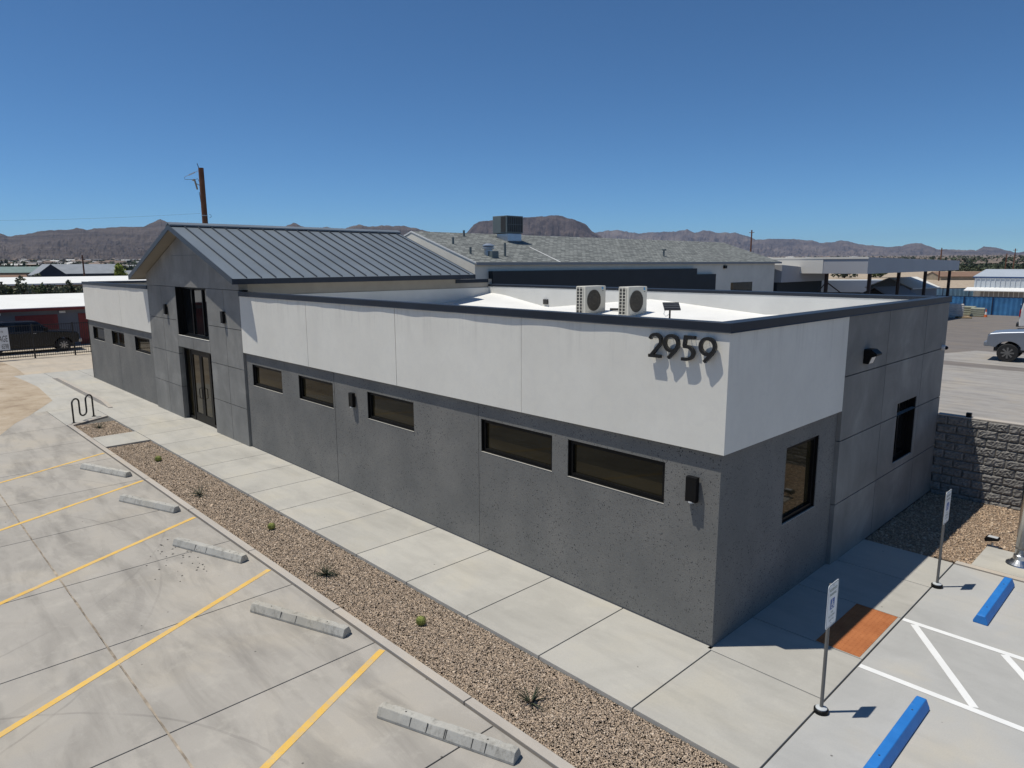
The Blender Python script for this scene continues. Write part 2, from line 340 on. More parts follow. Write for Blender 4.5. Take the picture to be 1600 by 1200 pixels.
def raw_mesh(name, V, F, mat, cols=None, parent=None, loc=(0, 0, 0)):
    """numpy vertices (n,3), faces (m,k)"""
    me = bpy.data.meshes.new(name); k = F.shape[1]
    me.vertices.add(len(V)); me.vertices.foreach_set('co', V.astype(np.float32).ravel())
    me.loops.add(F.size); me.loops.foreach_set('vertex_index', F.astype(np.int32).ravel())
    me.polygons.add(len(F)); me.polygons.foreach_set('loop_start', np.arange(0, F.size, k, dtype=np.int32))
    if cols is not None:
        a = me.color_attributes.new('Col', 'FLOAT_COLOR', 'POINT'); a.data.foreach_set('color', np.concatenate([cols, np.ones((len(cols), 1))], 1).astype(np.float32).ravel())
    me.update(calc_edges=True); me.materials.append(M[mat]); o = bpy.data.objects.new(name, me); COL.objects.link(o); o.location = loc
    if parent is not None: o.parent = parent
    return o

# ------------------------------------------------------------------ terrain, mountains
def T(r): return 0.0095 * max(0.0, r - 300.0)
CX, CY = 4.5, -8.24
radii = [0.1, 60, 120, 200, 300, 420, 600, 850, 1200, 1700, 2400, 3300, 4500, 6500, 9000]; na = 96
gv = []; gf = []
for r_ in radii:
    for k in range(na):
        a = 2 * math.pi * k / na; gv.append((CX + r_ * math.sin(a), CY + r_ * math.cos(a), T(r_) - 0.16))
for i in range(len(radii) - 1):
    for k in range(na): gf.append((i * na + k, i * na + (k + 1) % na, (i + 1) * na + (k + 1) % na, (i + 1) * na + k))
m = MB(); m.add(gv, gf); tag(m.build('ground', 'ground_far'), kind='structure')

s = NT('mountain_near')
strata = s.noise(0.005, 9, 0.7, s.map((0.4, 0.4, 7.0)), dist=0.3)
base = s.ramp(strata, [(0.36, (0.05, 0.041, 0.038)), (0.5, (0.1, 0.079, 0.068)), (0.64, (0.155, 0.125, 0.102))])
base = s.mix(s.ramp(s.noise(0.05, 7, 0.75), [(0.48, 0.0), (0.66, 0.45)]), base, (0.055, 0.043, 0.036))
s.col(base); s.rough(1.0); s.bump(s.math('ADD', s.math('MULTIPLY', strata, 2.0), s.noise(0.012, 8, 0.65)), 0.9, 22)
s = NT('mountain_mesa')
base = s.ramp(s.noise(0.016, 9, 0.75, s.map((1, 1, 0.45))), [(0.38, (0.04, 0.032, 0.032)), (0.5, (0.1, 0.076, 0.07)), (0.62, (0.17, 0.13, 0.112))])
s.col(base); s.rough(1.0); s.bump(s.noise(0.03, 8, 0.75, s.map((1, 1, 0.3))), 1.0, 30)
s = NT('mountain_far')
base = s.ramp(s.noise(0.004, 8, 0.7), [(0.36, (0.06, 0.052, 0.056)), (0.5, (0.12, 0.098, 0.092)), (0.64, (0.19, 0.155, 0.135))])
s.col(base); s.rough(1.0); s.bump(s.noise(0.008, 8, 0.7), 0.8, 50)
def mountain(name, prof, R0, front, back, mat, cliff=0.0, seed=0, jag=1.0, n=420, pw=1.9):
    az = np.linspace(prof[0][0], prof[-1][0], n); el = np.interp(az, [p[0] for p in prof], [p[1] for p in prof])
    ss = np.concatenate([np.linspace(0, 1, 44), 1 + np.linspace(0, 1, 9)[1:]]); mb = MB()
    for i, a in enumerate(az):
        ar = R(a)
        e = el[i] + 0.035 * jag * noise.fractal(Vector((a * 2.2, seed, 0)), 0.8, 2.2, 5)
        ztop = 5.37 + R0 * math.tan(R(e))
        for sv in ss:
            if sv <= 1:
                rr = R0 - front * (1 - sv); t0 = T(R0 - front); sh = sv ** pw
                if cliff: sh = 0.5 * sv ** 1.2 if sv < 0.72 else 0.5 * 0.72 ** 1.2 + (1 - 0.5 * 0.72 ** 1.2) * min(1, (sv - 0.72) / 0.2) ** 0.7
                z = t0 + (ztop - t0) * sh
                g = noise.fractal(Vector((a * 1.3 * R0 / 3000, rr * 0.006, seed + 3)), 0.9, 2.1, 6)
                g2 = noise.ridged_multi_fractal(Vector((a * 0.7 * R0 / 3000, rr * 0.003, seed)), 0.9, 2.2, 4, 1.0, 2.0)
                z -= (ztop - t0) * max(0.0, sh * (1 - sh) * 4) * (0.16 + 0.20 * g + 0.10 * g2) * (1 - 0.4 * sv)
                z = min(z, 5.37 + rr * math.tan(R(e)) * (0.995 if sv < 1 else 1))
            else:
                rr = R0 + back * (sv - 1); z = ztop - (ztop - T(R0)) * 1.1 * (sv - 1)
            mb.v.append((CX + rr * math.sin(ar), CY + rr * math.cos(ar), z))
    m_ = len(ss)
    for i in range(n - 1):
        for j in range(m_ - 1): mb.f.append((i * m_ + j, (i + 1) * m_ + j, (i + 1) * m_ + j + 1, i * m_ + j + 1))
    o = mb.build(name, mat); return tag(o, kind='structure')
RA = [(-104, 1.2), (-100, 1.9), (-96, 1.5), (-92, 2.0), (-88, 1.7), (-84.13, 1.65), (-82.1, 2.05), (-81.6, 1.9), (-81.25, 1.95), (-80.35, 2.13), (-79.76, 2.31), (-78.33, 2.39), (-77.75, 2.55), (-77.31, 2.41), (-76.62, 2.51), (-75.63, 2.62), (-73.62, 2.71), (-72.51, 3.28), (-71.91, 2.93), (-70.47, 2.82), (-68.72, 2.85), (-66.93, 2.93), (-66.02, 2.84), (-64.17, 2.77), (-63.25, 3.19), (-62.41, 2.79), (-61.55, 2.8), (-60.77, 2.91), (-60.24, 2.72), (-59.5, 2.77), (-58.35, 3.1), (-57.61, 2.93), (-56.36, 3.02), (-54.74, 3.0), (-53.57, 2.75), (-51.27, 2.2), (-48, 1.2)]
RM = [(-52, 1.0), (-50.5, 2.05), (-49.71, 2.51), (-49.19, 3.11), (-48.67, 3.37), (-47.73, 3.46), (-45.29, 3.66), (-43.48, 3.75), (-42.45, 3.84), (-42.09, 3.77), (-40.9, 3.43), (-40.12, 3.12), (-39.6, 2.56), (-38.82, 2.1), (-37.4, 1.0)]
RN = [(-46, 1.2), (-41.91, 2.02), (-39.34, 2.46), (-37.66, 2.64), (-35.93, 2.33), (-35.07, 2.42), (-33.23, 2.44), (-32.15, 2.6), (-31.51, 2.32), (-30.74, 2.56), (-29.96, 2.32), (-28.48, 2.3), (-26.72, 1.72), (-25.76, 1.8), (-24.03, 1.73), (-22.91, 1.61), (-22.24, 1.42), (-20.75, 1.6), (-19.88, 1.33), (-18.42, 1.13), (-17.6, 1.07), (-16.42, 1.3), (-15.84, 1.31), (-14.84, 0.88), (-12.59, 0.79), (-12.18, 1.04), (-11.46, 0.94), (-10.45, 0.61), (-9.94, 0.67), (-7.96, 0.76), (-4, 0.9), (0, 1.3), (5, 1.0), (10, 1.4), (14, 0.8)]
mountain('mountain_range_west', RA, 3200, 1700, 700, 'mountain_near', seed=2, pw=1.5, jag=1.8, n=700)
mountain('mountain_mesa', RM, 3700, 1300, 700, 'mountain_mesa', cliff=1, seed=9, jag=1.3, n=320)
mountain('mountain_range_north', RN, 6800, 3600, 1200, 'mountain_far', seed=5, pw=3.0, jag=2.0, n=700)

# ------------------------------------------------------------------ flat ground pieces
LOT = structure('parking_lot'); WALK = structure('sidewalk'); KERB = structure('kerb')
G = 0.009
def slab(parent, name, x0, x1, y0, y1, z, mat, poly=None, th=0.15):
    mb = MB()
    if poly: mb.prism(poly, z - th, z, 'z')
    else: mb.box(x0 + G, x1 - G, y0 + G, y1 - G, z - th, z)
    return mb.build(name, mat, parent, bevel=0.006)
# dark joint bedding under slabs
tag(MB().box(-50, 9, -16, 5.7, -0.155, -0.05).build('joint_bedding', 'mortar', LOT))
lx = [4.3, 1.6, -0.92, -3.45, -6.0, -8.62, -11.43, -14.15, -16.85, -19.55, -22.3]
for a, b in zip(lx[:-1], lx[1:]):
    for y0, y1 in ((-6.15, -3.34), (-9.6, -6.15), (-13.5, -9.6)): slab(LOT, 'slab', b, a, y0, y1, 0.0, 'lot_concrete')
for a, b in ((-22.3, -25.6), (-25.6, -29.2), (-29.2, -33.0), (-33.0, -36.6)):
    for y0, y1 in ((-3.34 if a > -23 else -4.6, -1.46), (-9.6, -3.34 if a > -23 else -4.6)):
        if a == -22.3 and y0 > -4: slab(LOT, 'slab', 0, 0, 0, 0, 0.0, 'walk_concrete', poly=[(-25.6 + G, -3.34 + G), (-22.42, -3.34 + G), (-23.3, -1.92), (-24.6, -1.92), (-24.6, -1.47), (-25.6 + G, -1.47)])
        else: slab(LOT, 'slab', b, a, y0, y1, 0.0, 'walk_concrete' if y0 > -5 else 'lot_concrete')
    slab(LOT, 'slab', b, min(a, -24.6), -1.46, 0.02, 0.0, 'walk_concrete')
slab(LOT, 'slab', -36.6, -33.25, 0.02, 8, 0.0, 'walk_concrete')
for y0, y1 in ((-14, -8), (-8, -2.3), (-2.3, 3.5), (3.5, 9.5)): slab(LOT, 'slab', -50.0, -43.9, y0, y1, 0.0, 'sandy_concrete')
for a, b in ((-36.6, -40.2), (-40.2, -43.9)):
    for y0, y1 in ((-9.6, -2.3), (-2.3, 3.5), (3.5, 9.5)): slab(LOT, 'slab', b, a, y0, y1, 0.0, 'sandy_concrete')
slab(LOT, 'slab', 1.6, 5.4, -2.0, 5.6, 0.0, 'stall_concrete'); slab(LOT, 'slab', 5.4, 9, -2.0, 5.6, 0.0, 'stall_concrete')
slab(LOT, 'slab', 4.3, 9, -13.5, -2.0, 0.0, 'lot_concrete'); slab(LOT, 'slab', 1.75, 4.3, -3.34, -2.0, 0.0, 'lot_concrete')
sand = MB()
for i in range(150):
    xa = 1.5 - i * 0.16; w0 = 0.012 + 0.012 * noise.noise(Vector((xa * 2, 0, 0))); w1 = 0.012 + 0.012 * noise.noise(Vector(((xa - .16) * 2, 0, 0)))
    sand.quad((xa, -6.15 - w0, 0.003), (xa - .16, -6.15 - w1, 0.003), (xa - .16, -6.15 + w1, 0.003), (xa, -6.15 + w0, 0.003))
sand.build('joint_sand', 'joint_dirt', LOT)
wx = [1.6, 0.03, -1.56, -3.1, -4.7, -6.3, -7.9, -9.52, -11.1, -12.65, -14.2, -15.8, -17.4, -19.0, -20.6, -22.2, -24.6]
for a, b in zip(wx[:-1], wx[1:]): slab(WALK, 'slab', b, a, -1.92, -0.075 if a > 1 else 0.03, 0.008, 'walk_concrete')
slab(WALK, 'slab', -19.85, -18.3, -3.17, -1.92, 0.008, 'walk_concrete')
for y0, y1 in ((-0.075, 1.2), (1.2, 2.8), (2.8, 4.25), (4.25, 5.62)): slab(WALK, 'slab', -0.05, 1.6, y0, y1, 0.008, 'walk_concrete')
kx = [1.65, -1.5, -4.7, -7.85, -11.0, -14.1, -17.2, -20.2, -22.44]
for a, b in zip(kx[:-1], kx[1:]): slab(KERB, 'kerb_stone', b, a, -3.32, -3.17, 0.012, 'kerb_concrete')
slab(KERB, 'kerb_stone', 0, 0, 0, 0, 0.012, 'kerb_concrete', poly=[(-22.44, -3.32), (-22.3, -3.17), (-23.1, -1.93), (-23.26, -1.93)])
slab(KERB, 'kerb_stone', 1.6, 4.2, 5.62, 5.77, 0.012, 'kerb_concrete'); slab(KERB, 'kerb_stone', 4.2, 8, 5.62, 5.77, 0.012, 'kerb_concrete')
rk = MB(); rk.prism([(-34.4, 0.0), (-24.6, 0.0), (-24.6, 0.03), (-25.6, 0.15), (-33.2, 0.15), (-34.4, 0.01)], -1.52, -1.38); rk.build('ramp_kerb', 'kerb_concrete', KERB)
# gravel beds
def gravel(name, rects, mat, palette, dens, size, z):
    bed = structure(name)
    b = MB()
    for (x0, x1, y0, y1) in rects: b.box(x0, x1, y0, y1, -0.15, z)
    b.build('bed', mat, bed)
    P = []
    for (x0, x1, y0, y1) in rects:
        for xa in np.arange(x0, x1, 1.0):
            xb = min(xa + 1.0, x1); far = max(1.0, math.hypot(xa - CX, y0 - CY) / 9.0); n = int(dens * (xb - xa) * (y1 - y0) / far ** 1.0)
            P.append(np.stack([rng.uniform(xa, xb, n), rng.uniform(y0, y1, n), np.full(n, z), np.full(n, min(1.6, far ** 0.35))], 1))
    P = np.concatenate(P); n = len(P)
    o8 = np.array([(1, 0, 0), (-1, 0, 0), (0, 1, 0), (0, -1, 0), (0, 0, 1), (0, 0, -1)], float); f8 = np.array([(0, 2, 4), (2, 1, 4), (1, 3, 4), (3, 0, 4), (2, 0, 5), (1, 2, 5), (3, 1, 5), (0, 3, 5)])
    V = o8[None] * (1 + rng.uniform(-.3, .3, (n, 6, 3))) + rng.uniform(-.35, .35, (n, 6, 3))
    th = rng.uniform(0, 6.28, n); c, sn = np.cos(th), np.sin(th); sz = rng.lognormal(0, 0.36, n) * size * P[:, 3]
    V = V * sz[:, None, None] * np.array([1.0, 0.8, 0.42]); tilt = rng.uniform(-.5, .5, n)[:, None]
    V[:, :, 2] += V[:, :, 0] * tilt
    x = V[:, :, 0] * c[:, None] - V[:, :, 1] * sn[:, None]; y = V[:, :, 0] * sn[:, None] + V[:, :, 1] * c[:, None]
    V = np.stack([x + P[:, 0:1], y + P[:, 1:2], V[:, :, 2] + P[:, 2:3] + 0.1 * sz[:, None] + rng.uniform(-.001, .004, n)[:, None]], 2).reshape(-1, 3)
    F = (f8[None] + (np.arange(n) * 6)[:, None, None]).reshape(-1, 3)
    pal = np.array(palette); cols = pal[rng.integers(0, len(pal), n)] * rng.uniform(.82, 1.16, (n, 1)); cols = np.repeat(cols, 6, 0)
    o = raw_mesh('pebbles', V, F, 'pebble', cols, bed); o['kind'] = 'stuff'
gravel('gravel_bed', [(-18.3, 1.65, -3.165, -1.925), (-22.35, -19.85, -3.165, -1.925)], 'pebble_base',
       [(0.48, 0.37, 0.265), (0.56, 0.44, 0.325), (0.39, 0.30, 0.215), (0.62, 0.51, 0.395), (0.44, 0.34, 0.25), (0.51, 0.39, 0.28), (0.36, 0.285, 0.225)], 8200, 0.0092, -0.05)
gravel('gravel_bed_by_block_wall', [(0.06, 1.82, 5.775, 9.8), (1.82, 7.5, 6.95, 9.8), (4.2, 7.5, 5.775, 6.95), (0.06, 1.25, 5.63, 5.775)], 'pebble_base_pale',
       [(0.42, 0.30, 0.20), (0.48, 0.35, 0.24), (0.33, 0.235, 0.16), (0.55, 0.43, 0.31), (0.38, 0.28, 0.20)], 2000, 0.017, -0.03)
slab(WALK, 'flagpole_pad', 1.82, 4.2, 5.77, 6.95, 0.008, 'walk_concrete')
# dirt patch over the far corner of the lot
dm = MB(); edge = [(-14, -9.4), (-18, -7.4), (-20.2, -6.25), (-22.3, -5.2), (-24.0, -4.55), (-25.1, -3.97), (-26.6, -3.3), (-27.9, -2.72), (-29.6, -2.62), (-32, -2.5), (-34.4, -2.6), (-36.5, -2.75), (-36.7, -2.25), (-39.5, -2.15), (-43, -2.3)]
rows = []
for (ex, ey) in edge:
    row = []
    for j in range(14):
        t = j / 13; y = ey + (-13.4 - ey) * t; x = ex + (0.25 * noise.noise(Vector((ex * 1.3, t * 9, 1))) if j else 0.1 * noise.noise(Vector((ex * 3, 0, 0))))
        row.append((x, y, 0.003 + min(1, t * 6) * (0.05 + 0.05 * noise.noise(Vector((x * 0.8, y * 0.8, 4))))))
    rows.append(row)
for row in rows: dm.v += row
for i in range(len(rows) - 1):
    for j in range(13): dm.f.append((i * 14 + j, (i + 1) * 14 + j, (i + 1) * 14 + j + 1, i * 14 + j + 1))
tag(dm.build('dirt_ground', 'dirt', smooth=True), kind='structure')
# rear yard
YARD = structure('yard')
def yz(y): return 0.5 if y < 33 else max(0.0, 0.5 - (y - 33) * 0.5 / 35)
ym = MB()
for (ya, yb, mt) in ((10.05, 29.5, 'yard_concrete'), (29.5, 33, 'yard_asphalt'), (33, 82, 'yard_asphalt')):
    a = MB(); a.quad((-16, ya, yz(ya)), (45, ya, yz(ya)), (45, yb, yz(yb)), (-16, yb, yz(yb))); a.build('paving', mt, YARD)
a = MB(); a.prism([(-7, 31.2), (6, 30.2), (10, 35.2), (-5, 36.8)], 0.45, 0.506, 'z'); a.build('paving', 'yard_concrete', YARD)
a = MB(); a.quad((-60, 82, 0.0), (60, 82, 0.0), (60, 400, 1.0), (-220, 400, 1.0)); a.build('paving', 'dirt', YARD)

# painted lines
LINES = structure('painted_lines')
def line(x0, y0, x1, y1, w, mat, z=0.004):
    d = Vector((x1 - x0, y1 - y0)).normalized(); n_ = Vector((-d.y, d.x)) * w / 2; mb = MB(); N = 14; vs = []
    for i in range(N + 1):
        t = i / N; px, py = x0 + (x1 - x0) * t, y0 + (y1 - y0) * t; j = 1 + 0.05 * noise.noise(Vector((px * 4, py * 4, 0)))
        vs += [(px + n_.x * j, py + n_.y * j, z), (px - n_.x * j, py - n_.y * j, z)]
    mb.add(vs, [(2 * i, 2 * i + 1, 2 * i + 3, 2 * i + 2) for i in range(N)]); mb.build('painted_line', mat, LINES)
for xs in (-3.21, -6.82, -10.43, -14.0, -17.6): line(xs, -3.38, xs + 0.487 * 5.2, -3.38 - 5.2, 0.1, 'yellow_paint')
line(1.62, 1.03, 8.6, 1.03, 0.1, 'white_paint'); line(1.62, 2.79, 8.6, 2.79, 0.1, 'white_paint')
for k in range(5): line(1.79 + k * 1.13, 2.73, 2.93 + k * 1.13, 1.09, 0.1, 'white_paint', 0.0045)

# tactile mat
tm = thing('tactile_mat', 'orange tactile warning mat of small domes at the kerb ramp by the white hatching', 'tactile mat', (1.25, 2.0, 0))
MB().box(0.95, 1.55, 1.22, 2.78, 0.0, 0.014).build('mat', 'tactile_orange', tm, bevel=0.003)
dmb = MB()
for i in range(10):
    for j in range(26): dmb.lathe([(0.013, 0.0), (0.011, 0.004), (0.007, 0.006)], (0.98 + i * 0.06, 1.25 + j * 0.06, 0.014), 6)
o = dmb.build('domes', 'tactile_orange', tm); o['kind'] = 'stuff'

# ------------------------------------------------------------------ office building
B = thing('office_building', 'single-storey grey and white office with metal gable entrance and number 2959', 'building', (-16.6, 4.9, 0))
def pm(plane, c): return (lambda u, z, d: (u, c + d, z)) if plane == 'y' else (lambda u, z, d: (c - d, u, z))
def panel(name, plane, c, u0, u1, z0, z1, mat, holes=(), depth=0.05, rd=0.12, gap=0.009, parent=B, noret=''):
    u0 += gap; u1 -= gap; f = pm(plane, c); mb = MB()
    hs = [(max(a, u0), min(b, u1), max(cc, z0), min(d, z1)) for a, b, cc, d in holes if b > u0 and a < u1 and d > z0 and cc < z1]
    us = sorted({u0, u1} | {v for h in hs for v in h[:2]}); zs = sorted({z0, z1} | {v for h in hs for v in h[2:]})
    for i in range(len(us) - 1):
        for j in range(len(zs) - 1):
            uc, zc = (us[i] + us[i + 1]) / 2, (zs[j] + zs[j + 1]) / 2
            if any(a < uc < b and p < zc < q for a, b, p, q in hs): continue
            mb.quad(f(us[i], zs[j], 0), f(us[i + 1], zs[j], 0), f(us[i + 1], zs[j + 1], 0), f(us[i], zs[j + 1], 0))
    for (ua, ub, za, zb, d) in [(u0, u1, z0, z1, depth)] + [(*h, rd) for h in hs]:
        outer = (ua, ub, za, zb) == (u0, u1, z0, z1)
        for (p, q, r0, r1) in ((ua, ua, za, zb), (ub, ub, za, zb)):
            if not outer and (p in (u0, u1)): continue
            if outer and ((p == u0 and 'l' in noret) or (p == u1 and 'r' in noret)): continue
            mb.quad(f(p, r0, 0), f(p, r0, d), f(p, r1, d), f(p, r1, 0))
        for z in (za, zb):
            if not outer and z in (z0, z1): continue
            mb.quad(f(ua, z, 0), f(ub, z, 0), f(ub, z, d), f(ua, z, d))
    return mb.build(name, mat, parent)
def window(plane, c, u0, u1, z0, z1, rd=0.11, bar=0.07, mull=(), glass='bronze_glass', parent=B):
    f = pm(plane, c); mb = MB()
    def bx(a, b, p, q, d0, d1):
        A = f(a, p, d0); Bq = f(b, q, d1); mb.box(min(A[0], Bq[0]), max(A[0], Bq[0]), min(A[1], Bq[1]), max(A[1], Bq[1]), p, q)
    d0, d1 = rd - 0.06, rd + 0.02
    bx(u0, u1, z0, z0 + bar, d0, d1); bx(u0, u1, z1 - bar, z1, d0, d1); bx(u0, u0 + bar, z0 + bar, z1 - bar, d0, d1); bx(u1 - bar, u1, z0 + bar, z1 - bar, d0, d1)
    for mu in mull: bx(mu - bar / 2, mu + bar / 2, z0 + bar, z1 - bar, d0, d1)
    bx(u0, u0 + 0.012, z0, z1, 0.012, d0); bx(u1 - 0.012, u1, z0, z1, 0.012, d0); bx(u0 + 0.012, u1 - 0.012, z1 - 0.012, z1, 0.012, d0); bx(u0 + 0.012, u1 - 0.012, z0 + 0.007, z0 + 0.018, 0.02, d0)
    w = mb.build('window', 'black_frame', parent)
    ed = [u0 + bar] + [e for mu in mull for e in (mu - bar / 2, mu + bar / 2)] + [u1 - bar]
    for i in range(0, len(ed), 2):
        g = MB(); g.quad(f(ed[i], z0 + bar, rd - 0.015), f(ed[i + 1], z0 + bar, rd - 0.015), f(ed[i + 1], z1 - bar, rd - 0.012), f(ed[i], z1 - bar, rd - 0.012)); g.build('pane', glass, w)
    sl = MB(); A = f(u0, z0, rd - 0.075); Bq = f(u1, z0, -0.004)
    sl.box(min(A[0], Bq[0]), max(A[0], Bq[0]), min(A[1], Bq[1]), max(A[1], Bq[1]), z0 - 0.001, z0 + 0.006); sl.build('sill', 'walk_concrete', w)
    return w
ZB, ZC, ZT, D = 2.835, 4.48, 4.6, 0.07
TX0, TX1 = -23.61, -15.3; LX = -33.3
FW = [(-14.88, -13.03), (-12.07, -10.32), (-8.79, -7.02), (-4.9, -3.1), (-2.75, -0.88)]
LW = [(-32.5, -30.6), (-29.37, -27.53), (-26.05, -24.16)]
fh = [(a, b, 1.9, 2.53) for a, b in FW]; lh = [(a, b, 1.93, 2.54) for a, b in LW]
for a, b in ((TX1, -10.25), (-10.25, -4.97), (-4.97, 0.0)): panel('lower_wall', 'y', 0.0, a, b, 0.0, ZB, 'aggregate_wall', fh, gap=0.009 if b < -0.1 else 0.0, noret='' if b < -0.1 else 'r')
for a, b in ((LX, -28.45), (-28.45, TX0)): panel('lower_wall', 'y', 0.0, a, b, 0.0, ZB, 'aggregate_wall', lh)
sh_ = [(2.0, 3.22, 1.27, 2.53)]
panel('lower_wall', 'x', 0.0, 0.0, 3.93, 0.0, ZB, 'aggregate_wall', sh_, gap=0.0, noret='l')
for a, b in FW: window('y', 0.0, a, b, 1.9, 2.53)
for a, b in LW: window('y', 0.0, a, b, 1.93, 2.54)
window('x', 0.0, 2.0, 3.22, 1.27, 2.53)
# thin dark strip where wall meets the walk
MB().box(TX1, -0.002, -0.004, -0.0005, 0.0, 0.035).build('base_strip', 'dark_trim', B)
for a, b in ((TX1, -11.35), (-11.35, -7.5), (-7.5, -3.76), (-3.76, D)): panel('parapet_panel', 'y', -D, a, b, ZB, ZC + 0.05, 'white_stucco', depth=0.09, gap=0.008 if b < 0 else 0.0, noret='' if b < 0 else 'r')
for a, b in ((LX + 0.05, -27.4), (-27.4, TX0)): panel('parapet_panel', 'y', -D, a, b, ZB, ZC + 0.05, 'white_stucco', depth=0.09)
panel('parapet_panel', 'x', D, -D, 3.93, ZB, ZC + 0.05, 'white_stucco', depth=0.09, gap=0.0, noret='l')
# side wall of tall grey panels
YE = 9.84; rows_ = [0.0, 1.13, 2.29, 3.43, ZC + 0.05]; cols_ = [3.93, 5.95, 8.25, YE]
wh = [(6.86, 8.07, 1.28, 2.54)]
for i in range(4):
    for j in range(3): panel('wall_panel', 'x', D, cols_[j], cols_[j + 1], rows_[i] + 0.009, rows_[i + 1] - 0.009, 'grey_panel', wh, depth=0.08, rd=0.2)
window('x', D, 6.86, 8.07, 1.28, 2.54, rd=0.2, mull=(7.45,), glass='black_glass')
# tower panels
uw = (-20.62, -17.83, 2.97, 4.63); dw = (-20.75, -17.83, 0.0, 2.58)
tz = [0.0, 1.14, 2.31, 3.48, 4.63]
for (a, b) in ((TX0, -22.1), (-22.1, -20.72), (-17.8, -16.47), (-16.47, TX1)):
    for i in range(4): panel('wall_panel', 'y', -D, a, b, tz[i] + 0.009, tz[i + 1] - 0.009, 'grey_panel', [uw, dw], depth=0.1, rd=0.3)
for a, b in ((-20.72, -19.27), (-19.27, -17.8)): panel('wall_panel', 'y', -D, a, b, 2.58, 2.97, 'grey_panel', depth=0.3)
for (a, b) in ((-20.72, -20.62), (-17.83, -17.8)): panel('wall_panel', 'y', -D, a, b, 2.98, 4.63, 'grey_panel', depth=0.3, gap=0.0)
RX, RZ, EX, EZ = -19.45, 6.62, 4.77, 4.97   # ridge x, ridge z, half width, eave z
SL = (RZ - EZ) / EX
gm = MB(); zt = RZ - 0.16 - SL * (RX - TX0) * -1
gz = RZ - 0.17 - SL * 4.155
gm.prism([(TX0, 4.636), (TX1, 4.636), (TX1, gz), (RX, RZ - 0.17), (TX0, gz)], -D, 0.2); gm.build('gable_wall', 'grey_panel', B)
gj = MB(); gj.box(-20.7, -18.3, -D - 0.003, -D + 0.01, 5.66, 5.672); gj.build('gable_joint', 'dark_trim', B)
# tower side walls (above the roofs), returns at ground
MB().box(TX1 - 0.25, TX1, -D + 0.02, 0.0, 0.0, ZB).build('tower_return', 'grey_panel', B)
MB().box(TX0, TX0 + 0.25, -D + 0.02, 0.0, 0.0, ZB).build('tower_return', 'grey_panel', B)
MB().box(TX1 - 0.2, TX1 - 0.001, 0.2, 9.75, 3.6, 4.78).build('tower_side_wall', 'tan_stucco', B)
MB().box(TX0 + 0.001, TX0 + 0.2, 0.2, 9.75, 3.6, 4.98).build('tower_side_wall', 'tan_stucco', B)
MB().box(TX1 - 0.2, TX1 - 0.001, -D + 0.1, 8.0, 4.78, 5.0).build('tower_side_wall', 'tan_stucco', B)
MB().box(TX0, TX1, 8.0, 8.2, 3.6, 4.95).build('tower_rear_wall', 'tan_stucco', B)
rg = MB(); rg.prism([(TX0, 4.95), (TX1, 4.95), (RX, RZ - 0.2)], 8.0, 8.2); rg.build('rear_gable', 'tan_stucco', B)
# entrance
dr = 0.27; yD = -D + dr
dmb_ = MB()
for (a, b, z0, z1) in ((-20.75, -20.66, 0, 2.58), (-17.92, -17.83, 0, 2.58), (-20.66, -17.92, 2.48, 2.58), (-20.2, -20.12, 0, 2.48), (-18.46, -18.38, 0, 2.48), (-20.66, -20.2, 0, 0.12), (-18.38, -17.92, 0, 0.12)):
    dmb_.box(a, b, yD - 0.1, yD + 0.02, z0, z1)
ent = dmb_.build('entrance_frame', 'black_frame', B)
for (a, b) in ((-20.66, -20.2), (-18.38, -17.92)):
    g = MB(); g.quad((a, yD - 0.03, 0.12), (b, yD - 0.03, 0.12), (b, yD - 0.03, 2.48), (a, yD - 0.03, 2.48)); g.build('pane', 'bronze_glass', ent)
for (a, b, hx) in ((-20.11, -19.295, -19.42), (-19.285, -18.47, -19.16)):
    d_ = MB(); y0, y1 = yD - 0.085, yD - 0.03
    d_.box(a, a + 0.11, y0, y1, 0.02, 2.47); d_.box(b - 0.11, b, y0, y1, 0.02, 2.47); d_.box(a + 0.11, b - 0.11, y0, y1, 0.02, 0.3); d_.box(a + 0.11, b - 0.11, y0, y1, 2.34, 2.47)
    dd = d_.build('door', 'black_frame', B)
    g = MB(); g.quad((a + 0.11, y0 + 0.025, 0.3), (b - 0.11, y0 + 0.025, 0.3), (b - 0.11, y0 + 0.025, 2.34), (a + 0.11, y0 + 0.025, 2.34)); g.build('pane', 'bronze_glass', dd)
    h_ = MB(); h_.tube([(hx, y0, 0.88), (hx, y0 - 0.06, 0.9), (hx, y0 - 0.06, 1.22), (hx, y0, 1.24)], 0.014, 6); h_.build('handle', 'black_frame', dd)
MB().box(-20.75, -17.83, -D + 0.0, yD + 0.02, -0.02, 0.012).build('threshold', 'walk_concrete', B)
window('y', -D, -20.62, -17.83, 2.97, 4.63, rd=0.27, bar=0.07, mull=(-19.69, -18.76), glass='black_glass')
sl = MB(); sl.box(-20.62, -17.83, -D - 0.008, 0.1, 2.971, 2.985); sl.build('window_ledge', 'white_stucco', B)
